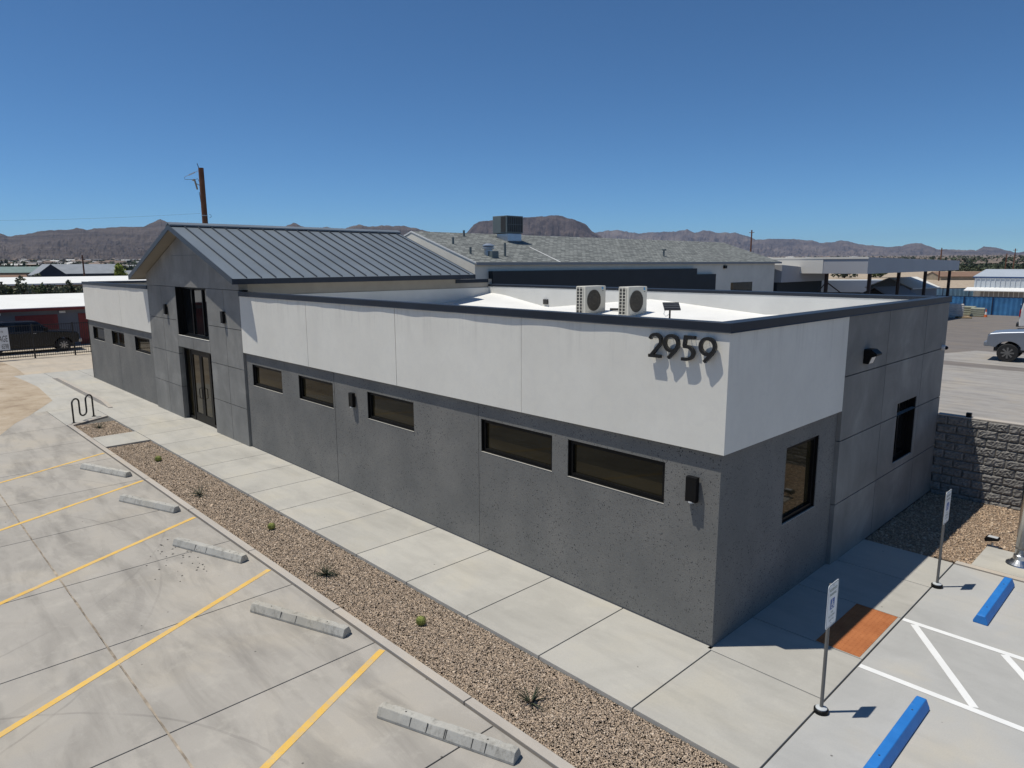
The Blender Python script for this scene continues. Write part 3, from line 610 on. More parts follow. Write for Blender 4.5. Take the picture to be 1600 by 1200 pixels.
# lights on the walls
def sconce(x, z0, z1, y):
    o = MB(); o.box(x - 0.085, x + 0.085, y - 0.1, y - 0.02, z0, z1); o.box(x - 0.05, x + 0.05, y - 0.02, y, z0 + 0.1, z1 - 0.1)
    l_ = o.build('wall_light', 'black_frame', B, bevel=0.006)
    e_ = MB(); e_.lathe([(0.05, 0), (0.05, 0.02)], (x, y - 0.06, z0 - 0.012), 12); e_.build('lens', 'lamp_lens', l_)
sconce(-9.36, 2.1, 2.43, 0.0); sconce(-0.39, 2.08, 2.44, 0.0); sconce(-21.6, 3.64, 4.0, -D); sconce(-16.47, 3.62, 3.98, -D)
wp = MB(); wp.prism([(0.07, 3.58), (0.07, 3.84), (0.2, 3.84), (0.29, 3.77), (0.29, 3.74), (0.2, 3.7), (0.16, 3.58)], 4.72, 5.0)
wpk = wp.build('wall_pack_light', 'black_frame', B, bevel=0.008)
le = MB(); le.quad((0.162, 4.76, 3.585), (0.162, 4.96, 3.585), (0.203, 4.96, 3.7), (0.203, 4.76, 3.7)); le.build('lens', 'lamp_lens', wpk)
cm = MB(); cm.lathe([(0.06, 0.0), (0.06, 0.05), (0.05, 0.07)], (0.07, 9.6, 3.45), 14, 'x'); cmo = cm.build('security_camera', 'white_trim', B, smooth=False)
cl = MB(); cl.lathe([(0.045, 0.07), (0.04, 0.1), (0.02, 0.12)], (0.07, 9.6, 3.45), 14, 'x'); cl.build('lens', 'black_glass', cmo)
# copings
def coping(pts_fn, name, mb=None): pass
def coping_run(axis, a, b, out, inn, sgn, N=1, wav=0.0):
    """axis 'x': runs along x, outer face at y=out, inner at y=inn"""
    mb = MB(); sect = lambda e: [(out + sgn * (-0.006 - e), ZC - 0.012), (out, ZC), (out, ZT - 0.004), (out - sgn * 0.004, ZT), (inn, ZT - 0.01), (inn, ZC + 0.03), (inn - sgn * -0.01, ZC + 0.03), (out - sgn * 0.008, ZC)]
    prev = None
    for i in range(N + 1):
        t = a + (b - a) * i / N; e = wav * noise.noise(Vector((t * 1.4, 3.3, 0)))
        s8 = [(p[0], p[1]) for p in sect(0)]
        s8[0] = (out + sgn * (0.008 + max(-.004, e)), ZC - 0.01); s8[1] = (out + sgn * e * 0.5, ZC + 0.004); s8[7] = (out - sgn * 0.01, ZC - 0.01)
        ring = [(t, p[0], p[1]) if axis == 'x' else (p[0], t, p[1]) for p in s8]; n0 = len(mb.v); mb.v += ring
        if prev is not None:
            for k in range(8): mb.f.append((prev + k, prev + (k + 1) % 8, n0 + (k + 1) % 8, n0 + k))
        else: mb.f.append(tuple(range(n0, n0 + 8)))
        prev = n0
    mb.f.append(tuple(range(prev, prev + 8))); return mb.build('coping', 'coping_metal', B)
coping_run('x', TX1 + 0.003, 0.095, -0.095, 0.2, -1, 90, 0.013)
coping_run('x', LX + 0.02, TX0 - 0.003, -0.095, 0.2, -1, 60, 0.013)
coping_run('y', -0.0945, YE + 0.03, 0.0955, -0.2, 1, 30, 0.01)
coping_run('x', TX1 + 0.01, -0.201, YE + 0.03, 9.55, 1, 10, 0.0)
coping_run('x', LX + 0.02, TX0 - 0.003, YE + 0.03, 9.55, 1, 10, 0.0)
coping_run('y', 0.201, 9.549, LX - 0.02, LX + 0.25, -1, 6, 0.0)
MB().box(TX1 - 0.22, TX1 + 0.03, 7.95, 9.54, 4.66, 4.79).build('coping', 'coping_metal', B)
# parapet inner faces, rear/left walls, roof membrane
MB().box(TX1, 0.0, 0.03, 0.19, ZB, ZC + 0.03).build('parapet_back', 'parapet_membrane', B)
MB().box(-0.19, 0.0, 0.19, 9.56, ZB + 0.3, ZC + 0.03).build('parapet_back', 'parapet_membrane', B)
MB().box(TX1, -0.19, 9.56, YE - 0.05, 3.3, ZC + 0.03).build('parapet_back', 'parapet_membrane', B)
MB().box(LX, TX0, 9.56, YE - 0.05, 3.3, ZC + 0.03).build('parapet_back', 'parapet_membrane', B)
MB().box(LX, TX0, 0.03, 0.19, ZB, ZC + 0.03).build('parapet_back', 'parapet_membrane', B)
MB().box(LX, -0.0, YE - 0.05, YE, 0.0, ZC + 0.02).build('rear_wall', 'grey_panel', B)
MB().box(LX, LX + 0.1, 0.0, YE - 0.05, 0.0, ZC + 0.02).build('end_wall', 'grey_panel', B)
MB().box(TX1 + 0.0, TX1 + 0.03, 0.19, 9.56, 3.4, 4.47).build('wall_upturn', 'parapet_membrane', B)
def deck(x, y):
    j = np.interp(x, [-15.3, -14.6, -12.2, -7.8, -4.1, -2.4, 0], [4.26, 4.24, 3.84, 4.28, 3.98, 4.08, 4.2]); t = max(0.0, (y - 5.5) / 4.05)
    return 3.72 + 0.1 * min(1, y / 6) + (j - 3.82) * t ** 1.5
rm = MB(); xs_ = np.concatenate([np.linspace(-15.27, 0, 34)]); ys_ = np.linspace(0.19, 9.56, 16)
for x in xs_:
    for y in ys_: rm.v.append((x, y, deck(x, y)))
for i in range(len(xs_) - 1):
    for j in range(15): rm.f.append((i * 16 + j, (i + 1) * 16 + j, (i + 1) * 16 + j + 1, i * 16 + j + 1))
rm.build('flat_roof', 'roof_membrane', B)
MB().box(LX, TX0, 0.19, 9.56, 3.5, 3.75).build('flat_roof', 'roof_membrane', B)
MB().box(-12.35, -12.15, 9.5, 9.57, 3.95, 4.12).build('scupper', 'ac_dark', B)
# metal gable roof
Y0, Y1 = -0.5, 8.36
for sgn in (1, -1):
    nx = lambda t: RX + sgn * EX * t
    sf = MB(); sf.prism([(RX, RZ - 0.02), (nx(1), EZ - 0.02), (nx(1), EZ - 0.13), (RX, RZ - 0.13)], Y0 + 0.03, Y1 - 0.03); sf.build('roof_deck', 'soffit', B)
    
    for ya in (Y0, Y1 - 0.028): fa = MB(); fa.prism([(RX, RZ + 0.012), (nx(1.0), EZ + 0.012), (nx(1.0), EZ - 0.15), (RX, RZ - 0.15)], ya, ya + 0.028); fa.build('rake_fascia', 'seam_metal', B)
    ef = MB(); xa, xb = sorted((nx(1.0), nx(1.007))); ef.box(xa, xb, Y0, Y1, EZ - 0.15, EZ + 0.004); ef.build('eave_fascia', 'coping_metal', B)
    seams = [-0.06 + 0.43 * k for k in range(20) if -0.06 + 0.43 * k < 8.2]; ed = [Y0 + 0.03] + seams + [Y1 - 0.03]
    for a, b in zip(ed[:-1], ed[1:]):
        p = MB(); p.prism([(nx(0.015), RZ + 0.004 - SL * EX * 0.015), (nx(1.0), EZ + 0.004), (nx(1.0), EZ - 0.016), (nx(0.015), RZ - 0.016 - SL * EX * 0.015)], a + 0.001, b - 0.001); pp = p.build('roof_panel', 'roof_metal', B)
        q = MB(); q.prism([(nx(0.02), RZ + 0.05 - SL * EX * 0.02), (nx(0.995), EZ + 0.05), (nx(0.995), EZ + 0.0), (nx(0.02), RZ + 0.0 - SL * EX * 0.02)], b - 0.013, b + 0.013)
        if b < Y1 - 0.1: q.build('seam', 'seam_metal', pp)
rc = MB(); rc.prism([(RX - 0.2, RZ - 0.03), (RX, RZ + 0.06), (RX + 0.2, RZ - 0.03), (RX + 0.2, RZ + 0.015), (RX, RZ + 0.095), (RX - 0.2, RZ + 0.015)], Y0, Y1); rc.build('ridge_cap', 'roof_metal', B)
# number
def arc(cx, cy, r, a0, a1, n=16, ry=None): return [(cx + r * math.cos(R(a0 + (a1 - a0) * i / n)), cy + (ry or r) * math.sin(R(a0 + (a1 - a0) * i / n))) for i in range(n + 1)]
H9 = 0.345; SW = 0.043
def digit(ch, x0, zb):
    fn = lambda u, v, d: (x0 + u, -D - d, zb + v); mb = MB()
    if ch == '2': mb.stroke(arc(0.105, 0.235, 0.09, 165, -28, 14) + [(0.035, SW / 2)], SW, fn, 0.037, 0.087); mb.stroke([(0.0, SW / 2), (0.2, SW / 2)], SW, fn, 0.0365, 0.0875)
    if ch == '9':
        mb.stroke(arc(0.125, 0.22, 0.105, 0, 352, 26), SW, fn, 0.037, 0.087, closed=True); mb.stroke([(0.228, 0.235), (0.23, 0.205), (0.213, 0.165), (0.18, 0.115), (0.085, 0.012)], SW, fn, 0.0365, 0.0875)
    if ch == '5': mb.stroke([(0.205, H9 - SW / 2), (0.06, H9 - SW / 2), (0.045, 0.2)], SW, fn, 0.037, 0.087); mb.stroke([(0.03, 0.195)] + arc(0.075, 0.108, 0.11, 75, -92, 14, 0.087) + [(0.01, 0.021)], SW, fn, 0.0365, 0.0875)
    o = mb.build('number_digit', 'digit_black', B); o['label'] = 'black raised numeral ' + ch
    pn = MB()
    for (u, v) in ((0.06, 0.05), (0.17, 0.3), (0.1, 0.31)): pn.tube([(x0 + u, -D, zb + v), (x0 + u, -D - 0.04, zb + v)], 0.004, 5)
    pn.build('standoff', 'galvanised', o)
for ch, x0 in (('2', -1.125), ('9', -0.885), ('5', -0.6), ('9', -0.33)): digit(ch, x0, 4.06)

# ------------------------------------------------------------------ things on the office roof
def condenser(loc, label, w):
    t = thing('condenser_unit', label, 'air conditioner', loc, 0, 'condenser units on the flat roof'); d, h = 0.34, 0.8
    b = MB(); b.box(-d, 0, 0, w, 0.1, 0.1 + h); b.build('casing', 'ac_cream', t, bevel=0.02, local=True)
    pnl = MB(); pnl.box(0.0, 0.012, 0.06, w * 0.74, 0.16, 0.06 + h); pnl.build('fan_panel', 'ac_cream', t, bevel=0.008, local=True)
    cy, cz, rr = w * 0.4, 0.5, 0.3
    f = MB(); f.lathe([(rr, 0.0), (rr, 0.004), (0.05, 0.006)], (0.012, cy, cz), 28, 'x'); fo = f.build('fan_opening', 'ac_dark', t, local=True)
    g = MB()
    for k in range(-9, 10):
        yy = k * rr / 9.6; hh = math.sqrt(max(0.0, rr * rr - yy * yy)); g.box(0.022, 0.03, cy + yy - 0.004, cy + yy + 0.004, cz - hh, cz + hh)
    for rad in (0.1, 0.2, 0.29): g.tube([(0.028, cy + rad * math.cos(a), cz + rad * math.sin(a)) for a in np.linspace(0, 6.283, 25)], 0.005, 4)
    g.build('fan_grille', 'ac_fan', t, local=True)
    sd = MB(); sd.box(-d + 0.03, -0.09, -0.006, 0.0, 0.15, 0.07 + h); so = sd.build('coil_side', 'ac_dark', t, local=True)
    lv = MB()
    for k in range(9): lv.box(-d + 0.02, -0.08, -0.016, -0.006, 0.14 + k * 0.0875, 0.155 + k * 0.0875)
    for k in range(3): lv.box(-d + 0.02 + k * 0.11, -d + 0.045 + k * 0.11, -0.018, -0.0065, 0.14, 0.07 + h)
    lv.build('louvre', 'ac_cream', so, local=True)
    lg = MB(); lg.add([(0.004, w * 0.79, 0.8), (0.004, w * 0.87, 0.8), (0.004, w * 0.87, 0.87)], [(0, 1, 2)]); lg.add([(0.004, w * 0.79, 0.815), (0.004, w * 0.855, 0.87), (0.004, w * 0.79, 0.87)], [(0, 1, 2)]); lg.build('logo', 'logo_blue', t, local=True)
    lt = MB(); lt.box(0.003, 0.005, w * 0.81, w * 0.88, 0.75, 0.765); lt.build('badge', 'ac_dark', t, local=True)
    for yy in (0.08, w - 0.12):
        ft = MB(); ft.box(-d - 0.02, 0.02, yy, yy + 0.05, 0.0, 0.1); ft.build('foot', 'ac_dark', t, local=True)
condenser((-8.08, 6.72, 3.83), 'cream condenser unit on the roof, farther from the number corner', 0.92)
condenser((-6.84, 7.06, 3.83), 'cream condenser unit on the roof, beside the small solar panel', 0.86)
pp = thing('refrigerant_pipe', 'black insulated pipe between the two roof condenser units', 'pipe', (-7.6, 7.6, 3.86)); a = MB(); a.tube([(-7.95, 7.7, 4.05), (-7.6, 7.75, 4.06), (-7.2, 7.75, 4.0)], 0.035, 8); a.build('pipe', 'wire_black', pp)
sp = thing('solar_panel', 'small black tilted solar panel on a post on the flat roof', 'solar panel', (-3.12, 3.4, 3.78))
a = MB(); a.tube([(0, 0, -0.02), (0, 0, 0.72)], 0.018, 8); a.build('post', 'black_frame', sp, local=True)
a = MB(); cdir = Vector((0.69, 0.72, 0)); ddir = Vector((-0.6, 0.58, 0.55)).normalized()
cs = [Vector((0.02, 0.02, 0.74)) + cdir * u + ddir * v for u, v in ((-0.16, -0.12), (0.16, -0.12), (0.16, 0.12), (-0.16, 0.12))]; nn = cdir.cross(ddir).normalized() * 0.02
a.add([c for c in cs] + [c + nn for c in cs], [(0, 1, 2, 3), (4, 5, 6, 7), (0, 1, 5, 4), (1, 2, 6, 5), (2, 3, 7, 6), (3, 0, 4, 7)]); pan = a.build('panel', 'panel_black', sp, local=True)
a = MB()
for v in (-0.06, 0.0, 0.06):
    p0, p1 = cs[0].lerp(cs[3], 0.5 + v / 0.24), cs[1].lerp(cs[2], 0.5 + v / 0.24); a.tube([p0 - nn * 0.1 if nn.z < 0 else p0 + nn * 1.1, p1 - nn * 0.1 if nn.z < 0 else p1 + nn * 1.1], 0.003, 4)
a.build('cell_line', 'galvanised', pan, local=True)
a = MB(); a.tube([(-0.06, -0.07, 0.68), (-0.08, -0.09, 0.6), (-0.05, -0.06, 0.55), (0.0, -0.01, 0.6)], 0.006, 5); a.build('cable', 'insulator', sp, local=True)

# ------------------------------------------------------------------ block wall (split-face blocks)
W = thing('block_wall', 'grey split-face block wall running off behind the gravel bed', 'wall', (3.0, 9.9, 0))
MB().box(0.07, 7.0, 9.825, 9.99, -0.1, 1.84).build('mortar_core', 'mortar', W)
vm = []
for k in range(6):
    mb = MB(); nx_, nz_ = 13, 8
    for j in range(nz_):
        for i in range(nx_):
            u, v = i / (nx_ - 1), j / (nz_ - 1); edge_ = min(u, 1 - u, v, 1 - v); dep = 0.0 if edge_ < 0.001 else -(0.012 + 0.035 * abs(noise.fractal(Vector((u * 7 + k * 7, v * 4.5, k)), 0.5, 2.3, 5)) + 0.008 * random.random())
            mb.v.append((0.004 + u * 0.389, dep, 0.004 + v * 0.192))
    for j in range(nz_ - 1):
        for i in range(nx_ - 1): mb.f.append((j * nx_ + i, j * nx_ + i + 1, (j + 1) * nx_ + i + 1, (j + 1) * nx_ + i))
    n0 = len(mb.v); mb.v += [(0.004, 0.12, 0.004), (0.393, 0.12, 0.004), (0.393, 0.12, 0.196), (0.004, 0.12, 0.196)]
    c4 = [0, nx_ - 1, nx_ * nz_ - 1, nx_ * (nz_ - 1)]
    for q in range(4): mb.f.append((c4[q], c4[(q + 1) % 4], n0 + (q + 1) % 4, n0 + q))
    o = mb.build('block', 'split_block', W, local=True); vm.append(o)
first = True; cnt = 0
for row in range(10):
    for c in range(18):
        x = 0.08 + c * 0.397 - (0.2 if row % 2 else 0)
        if x < -0.3 or x > 6.6: continue
        o = vm[cnt] if cnt < 6 else vm[random.randrange(6)].copy()
        if cnt >= 6: COL.objects.link(o)
        o.parent = W; o.location = Vector((x + (0.0 if x > 0.07 else 0.0), 9.8 + random.uniform(-0.004, 0.004), -0.14 + row * 0.2)) - W.location; cnt += 1
MB().box(0.07, 7.0, 9.79, 10.0, 1.86, 1.885).build('cap', 'kerb_concrete', W)
MB().box(0.62, 0.72, 9.85, 9.95, 1.886, 1.98).build('wall_top_box', 'black_frame', W)

# ------------------------------------------------------------------ signs, stops, rack, pole, light
def ada_sign(x, y, label):
    t = thing('parking_sign', label, 'sign', (x, y, 0), 0, 'accessible parking signs on posts')
    a = MB(); a.tube([(0, 0, 0), (0, 0, 1.66)], 0.021, 10); a.build('post', 'pole_steel', t, local=True)
    a = MB(); a.lathe([(0.085, 0), (0.085, 0.045), (0.07, 0.052)], (0, 0, 0.0), 18); bo = a.build('base_collar', 'black_frame', t, local=True)
    a = MB(); a.lathe([(0.066, 0.05), (0.066, 0.062), (0.03, 0.075)], (0, 0, 0.0), 18); a.build('base_cap', 'insulator', t, local=True)
    w, z0, z1, r = 0.152, 1.14, 1.69, 0.03
    pts = []
    for (cx, cz, a0) in ((w - r, z1 - r, 0), (-w + r, z1 - r, 90), (-w + r, z0 + r, 180), (w - r, z0 + r, 270)): pts += [(cx + r * math.cos(R(a0 + k * 30)), cz + r * math.sin(R(a0 + k * 30))) for k in range(4)]
    a = MB(); a.prism(pts, 0.024, 0.028, 'x'); pl = a.build('plate', 'sign_white', t, local=True)
    X = 0.0295; fn = lambda u, v, d: (X, u, v)
    a = MB(); q = 0.012
    ring = [fn(p[0] * 0.93, (p[1] - 1.415) * 0.96 + 1.415, 0) for p in pts]; inn = [fn(p[0] * 0.9, (p[1] - 1.415) * 0.945 + 1.415, 0) for p in pts]; n = len(pts)
    a.add(ring + inn, [(i, (i + 1) % n, n + (i + 1) % n, n + i) for i in range(n)]); a.build('border', 'sign_green', pl, local=True)
    a = MB(); a.quad((X, -0.06, 1.36), (X, 0.06, 1.36), (X, 0.06, 1.49), (X, -0.06, 1.49)); a.build('symbol_square', 'sign_blue', pl, local=True)
    a = MB(); f2 = lambda u, v, d: (0.0305 + d, u, v)
    a.stroke([(-0.012, 1.462), (-0.008, 1.415), (0.022, 1.415), (0.03, 1.385), (0.042, 1.385)], 0.012, f2, 0, 0.0005); a.stroke([(-0.011, 1.44), (0.02, 1.44)], 0.009, f2, 0, 0.0006)
    a.stroke(arc(-0.004, 1.403, 0.03, 120, 350, 14), 0.009, f2, 0, 0.0007); a.stroke(arc(-0.013, 1.475, 0.006, 0, 330, 8), 0.008, f2, 0, 0.0004, closed=True); a.build('wheelchair_symbol', 'sign_white', pl, local=True)
    for txt, sz, zz in (('RESERVED', 0.047, 1.595), ('PARKING', 0.047, 1.535), ('VAN', 0.035, 1.31), ('ACCESSIBLE', 0.035, 1.265), ('$250 FINE', 0.03, 1.215)):
        text_mesh(txt, sz, lambda u, v, d, zz=zz: (t.location.x + X + 0.0006, t.location.y + u, zz + v), 'lettering', 'sign_green', pl, 'CENTER')
    for zz in (1.18, 1.655):
        a = MB(); a.lathe([(0.008, 0.028), (0.006, 0.033)], (0, 0, zz), 8, 'x'); a.build('bolt', 'galvanised', t, local=True)
ada_sign(1.66, -0.33, 'white accessible parking sign on a post nearest the corner of the building')
ada_sign(1.66, 4.36, 'white accessible parking sign on a post nearer the block wall')
def wheel_stop(mat, name, chip):
    t = thing(name, '', 'wheel stop'); L, w, h = 0.915, 0.095, 0.14; mb = MB(); n = 40
    for i in range(n + 1):
        x = -L + 2 * L * i / n; c = 0.02 if i in (0, n) else 0.0; j = lambda: random.uniform(-chip, chip)
        for (yy, zz) in ((-w, 0.0), (-w, 0.035), (-w * 0.55, h - c * 0.4), (w * 0.55, h - c * 0.4), (w, 0.035), (w, 0.0)): e_ = chip * 7 * max(0.0, noise.noise(Vector((x * 9, yy * 30, 2.0))) - 0.12) if zz > 0.06 else 0.0; mb.v.append((x, yy * (1 - e_ * 6), zz - e_))
    for i in range(n):
        for k in range(6): mb.f.append((i * 6 + k, i * 6 + (k + 1) % 6, (i + 1) * 6 + (k + 1) % 6, (i + 1) * 6 + k))
    mb.f += [tuple(range(6)), tuple(n * 6 + k for k in range(6))]
    bd = mb.build('block', mat, t, bevel=0.008, local=True)
    for x in (-0.55, 0.55):
        a = MB(); a.lathe([(0.011, 0), (0.011, 0.003)], (x, 0.0, h - 0.001), 8); a.build('pin_hole', 'ac_dark', t, local=True)
    return t
st = wheel_stop('stop_concrete', 'wheel_stop', 0.003); stops = [st] + [copy_tree(st) for _ in range(4)]
SL_ = ['worn concrete wheel stop nearest the camera, with several dark rub marks', 'concrete wheel stop between the second and third yellow lines counted from the camera', 'concrete wheel stop with scattered dark chips on the ground before it', 'concrete wheel stop second farthest along the kerbed gravel bed', 'farthest concrete wheel stop, near the small bike rack end of the bed']
for i in range(5):
    o = stops[i]
    o.location = (-1.17 - 3.57 * i, -3.86, 0.0); o.rotation_euler.z = R(20.1 + random.uniform(-.6, .6)); tag(o, SL_[i], 'wheel stop', 'concrete wheel stops')
    if i in (0, 1, 2):
        for xx in ((-0.45, -0.22, 0.02, 0.04, 0.38, 0.55) if i == 0 else (-0.3, 0.0)):
            a = MB(); a.quad((xx, -0.0968, 0.038), (xx + 0.008, -0.0968, 0.038), (xx + 0.02, -0.0565, 0.134), (xx + 0.006, -0.0565, 0.134))
            a.build('rub_mark', 'ac_dark', o, local=True)
sb = wheel_stop('blue_paint', 'blue_wheel_stop', 0.0015)
for i, (yy, lb) in enumerate(((-0.27, 'blue painted wheel stop nearest the camera, cut by the frame edge'), (4.38, 'blue painted wheel stop beyond the white hatching, by the flagpole pad'))):
    o = sb if i == 0 else copy_tree(sb); o.location = (2.47, yy, 0); o.rotation_euler.z = R(90); tag(o, lb, 'wheel stop', 'blue wheel stops')
# chips on lot
cm_ = MB()
for k in range(40):
    x, y = -8.6 + random.gauss(0, 0.5), -4.35 + random.gauss(0, 0.25); r_ = random.uniform(0.008, 0.03)
    cm_.add([(x + r_ * random.uniform(.5, 1) * math.cos(a), y + r_ * random.uniform(.5, 1) * math.sin(a), 0.004) for a in (0, 1, 2.2, 3.3, 4.4, 5.4)] + [(x, y, 0.012)], [(i, (i + 1) % 6, 6) for i in range(6)])
tag(cm_.build('rubble_chips', 'ac_dark'), 'scatter of small dark chips on the concrete before a wheel stop', 'rubble', kind='stuff')
br_ = thing('bike_rack', 'black wave-shaped bike rack at the end of the gravel bed', 'bike rack', (-23.0, -2.7, 0))
p0, p1 = Vector((-22.62, -3.08, 0)), Vector((-23.38, -2.3, 0)); L_ = (p1 - p0)
path = []
def pt(u, z): q = p0 + L_ * u; return (q.x, q.y, z)
path = [pt(0, 0.0), pt(0, 0.68)] + [pt(0.166 - 0.166 * math.cos(a), 0.68 + 0.14 * math.sin(a)) for a in np.linspace(0.3, 2.84, 8)] + [pt(0.333, 0.68), pt(0.333, 0.3)] + [pt(0.5 - 0.166 * math.cos(a), 0.3 - 0.14 * math.sin(a)) for a in np.linspace(0.3, 2.84, 8)] + [pt(0.666, 0.3), pt(0.666, 0.68)] + [pt(0.833 - 0.166 * math.cos(a), 0.68 + 0.14 * math.sin(a)) for a in np.linspace(0.3, 2.84, 8)] + [pt(1, 0.68), pt(1, 0.0)]
a = MB(); a.tube(path, 0.028, 10); a.build('tube', 'iron_black', br_, smooth=True)
for u in (0, 1):
    a = MB(); c = pt(u, 0.01); a.lathe([(0.07, 0), (0.07, 0.008)], c, 12); a.build('foot_plate', 'iron_black', br_)
fp = thing('flagpole', 'polished metal flagpole with a flared base at the right edge', 'flagpole', (2.43, 6.4, 0.008))
a = MB(); a.lathe([(0.085, 0), (0.083, 3), (0.07, 6.5), (0.04, 9.0), (0.0, 9.05)], (0, 0, 0), 28); a.build('pole', 'flagpole_metal', fp, smooth=False, local=True).data.polygons.foreach_set('use_smooth', [True] * (28 * 4 + 2))
a = MB(); a.lathe([(0.21, 0), (0.2, 0.02), (0.15, 0.05), (0.11, 0.1), (0.1, 0.17), (0.087, 0.18)], (0, 0, 0), 28); a.build('flared_base', 'flagpole_metal', fp, local=True)
a = MB(); a.tube([(-0.09, 0.0, 0.3), (-0.13, -0.03, 0.32), (-0.1, -0.06, 0.28)], 0.005, 5); a.lathe([(0.09, 0.29), (0.09, 0.31)], (0, 0, 0), 20); a.build('cleat_ring', 'pole_steel', fp, local=True)
ul = thing('ground_floodlight', 'small black ground floodlight beside the flagpole pad', 'floodlight', (1.9, 6.98, 0.0))
a = MB(); a.tube([(0, 0, 0), (0, 0, 0.08)], 0.02, 8); a.box(-0.08, 0.1, -0.05, 0.05, 0.0, 0.016); a.build('stand', 'galvanised', ul, local=True)
a = MB(); a.prism([(-0.11, 0.1), (0.11, 0.16), (0.1, 0.2), (-0.1, 0.2), (-0.13, 0.15)], -0.08, 0.08); h_ = a.build('lamp_head', 'black_frame', ul, bevel=0.01, local=True)
a = MB(); a.quad((-0.08, -0.06, 0.202), (0.08, -0.06, 0.202), (0.08, 0.06, 0.202), (-0.08, 0.06, 0.202)); a.build('lens', 'lamp_lens', h_, local=True)

# ------------------------------------------------------------------ bed plants
def yucca(x, y, n, L, label, dark=False):
    t = thing('yucca', label, 'plant', (x, y, -0.04), 0, 'small spiky plants in the gravel bed'); mb = MB()
    for k in range(n):
        a = random.uniform(0, 6.283); el = random.uniform(0.25, 1.25); l_ = L * random.uniform(0.6, 1.1); w = 0.009; d = Vector((math.cos(a), math.sin(a), 0)); sd = Vector((-d.y, d.x, 0)) * w; prev = None
        for i in range(5):
            s_ = i / 4; p = d * (l_ * s_ * math.cos(el)) + Vector((0, 0, l_ * s_ * math.sin(el) - 0.35 * l_ * s_ * s_ * math.cos(el))); ww = sd * (1 - s_ * 0.9); n0 = len(mb.v); mb.v += [tuple(p + ww), tuple(p - ww), tuple(p + Vector((0, 0, -0.006)))]
            if prev is not None: mb.f += [(prev, n0, n0 + 2, prev + 2), (prev + 2, n0 + 2, n0 + 1, prev + 1)]
            prev = n0
    mb.build('leaves', 'leaf_green', t, local=True)
    a = MB(); a.lathe([(0.03, 0), (0.025, 0.04)], (0, 0, 0), 8); a.build('crown_base', 'bark', t, local=True)
yucca(-0.95, -2.69, 34, 0.34, 'grey-green spiky plant in the gravel nearest the camera')
yucca(-6.0, -2.72, 50, 0.32, 'dark spiky plant in the gravel, second nearest the camera')
yucca(-11.97, -2.72, 30, 0.42, 'thin spiky plant in the gravel between the two farther wheel stops')
yucca(-21.4, -2.6, 40, 0.34, 'spiky plant in the short gravel bed beside the bike rack')
def barrel(x, y, r, label):
    t = thing('barrel_cactus', label, 'cactus', (x, y, -0.04), 0, 'small barrel cacti in the gravel bed'); mb = MB(); n = 32; prof = [(0.55, 0), (0.9, 0.35), (1.0, 0.8), (0.9, 1.25), (0.6, 1.6), (0.2, 1.72)]
    for (pr, ph) in prof:
        for k in range(n): rr = r * pr * (1.0 if k % 2 == 0 else 0.82); an = 6.2832 * k / n; mb.v.append((rr * math.cos(an), rr * math.sin(an), r * ph))
    for i in range(len(prof) - 1):
        for k in range(n): mb.f.append((i * n + k, i * n + (k + 1) % n, (i + 1) * n + (k + 1) % n, (i + 1) * n + k))
    mb.f.append(tuple((len(prof) - 1) * n + k for k in range(n))); mb.build('body', 'cactus_body', t, local=True)
    s_ = MB()
    for k in range(0, n, 2):
        for (pr, ph) in prof[1:]:
            an = 6.2832 * k / n; p = Vector((r * pr * math.cos(an), r * pr * math.sin(an), r * ph)); 
            for q in range(3):
                dv = Vector((math.cos(an) + random.uniform(-.6, .6), math.sin(an) + random.uniform(-.6, .6), random.uniform(-.2, 1))).normalized() * r * 0.28; s_.add([p + Vector((0, 0, 0.003)), p - Vector((0, 0, 0.003)), p + dv], [(0, 1, 2)])
    s_.build('spines', 'cactus_spine', t, local=True)['kind'] = 'stuff'
barrel(-3.45, -2.53, 0.075, 'yellow-spined barrel cactus in the gravel nearest the camera')
barrel(-8.72, -2.45, 0.075, 'yellow-green barrel cactus halfway along the gravel bed')
barrel(-15.75, -2.48, 0.085, 'barrel cactus in the gravel near the concrete crossing strip')

# ------------------------------------------------------------------ rear shingled building
K = thing('shingled_building', 'cream building behind the office with a long grey shingle roof', 'building', (-24, 27, 0))
XE, XR, ZE, ZR, YG, YF = -19.0, -23.83, 5.42, 6.95, 12.2, 42.1
XL = 2 * XR - XE
MB().box(XL + 0.5, XE - 0.1, YG - 0.012, YF - 0.8, 0, ZE - 0.1).build('wall', 'cream_wall', K)
a = MB(); a.prism([(XL + 0.5, ZE - 0.1), (XE - 0.1, ZE - 0.1), (XE - 0.1, ZE - 0.02), (XR, ZR - 0.09), (XL + 0.5, ZE - 0.02)], YG - 0.0122, YF - 0.8); a.build('gable_wall', 'cream_wall', K)
for sg in (1, -1):
    xe = XR + sg * (XE - XR); a = MB(); a.prism([(XR, ZR), (xe, ZE), (xe, ZE - 0.09), (XR, ZR - 0.09)], YG, YF); r_o = a.build('roof', 'shingle', K)
    a = MB(); a.prism([(XR, ZR + 0.012), (xe, ZE + 0.012), (xe, ZE - 0.06), (XR, ZR - 0.06)], YG - 0.035, YG - 0.0125); a.build('rake_board', 'white_trim', K)
    a = MB(); x0, x1 = sorted((xe, xe + sg * 0.06)); a.box(x0, x1, YG - 0.03, YF, ZE - 0.12, ZE + 0.005); a.build('gutter', 'grey_gutter', K)
def rz_(x): return ZR + (ZE - ZR) * (x - XR) / (XE - XR)
a = MB(); a.quad((XR + 2.3, 18.06, rz_(XR + 2.3) + 0.01), (XE, 17.7, ZE + 0.015), (XE, 17.8, ZE + 0.015), (XR + 2.3, 18.14, rz_(XR + 2.3) + 0.01)); a.build('flashing', 'white_trim', K)
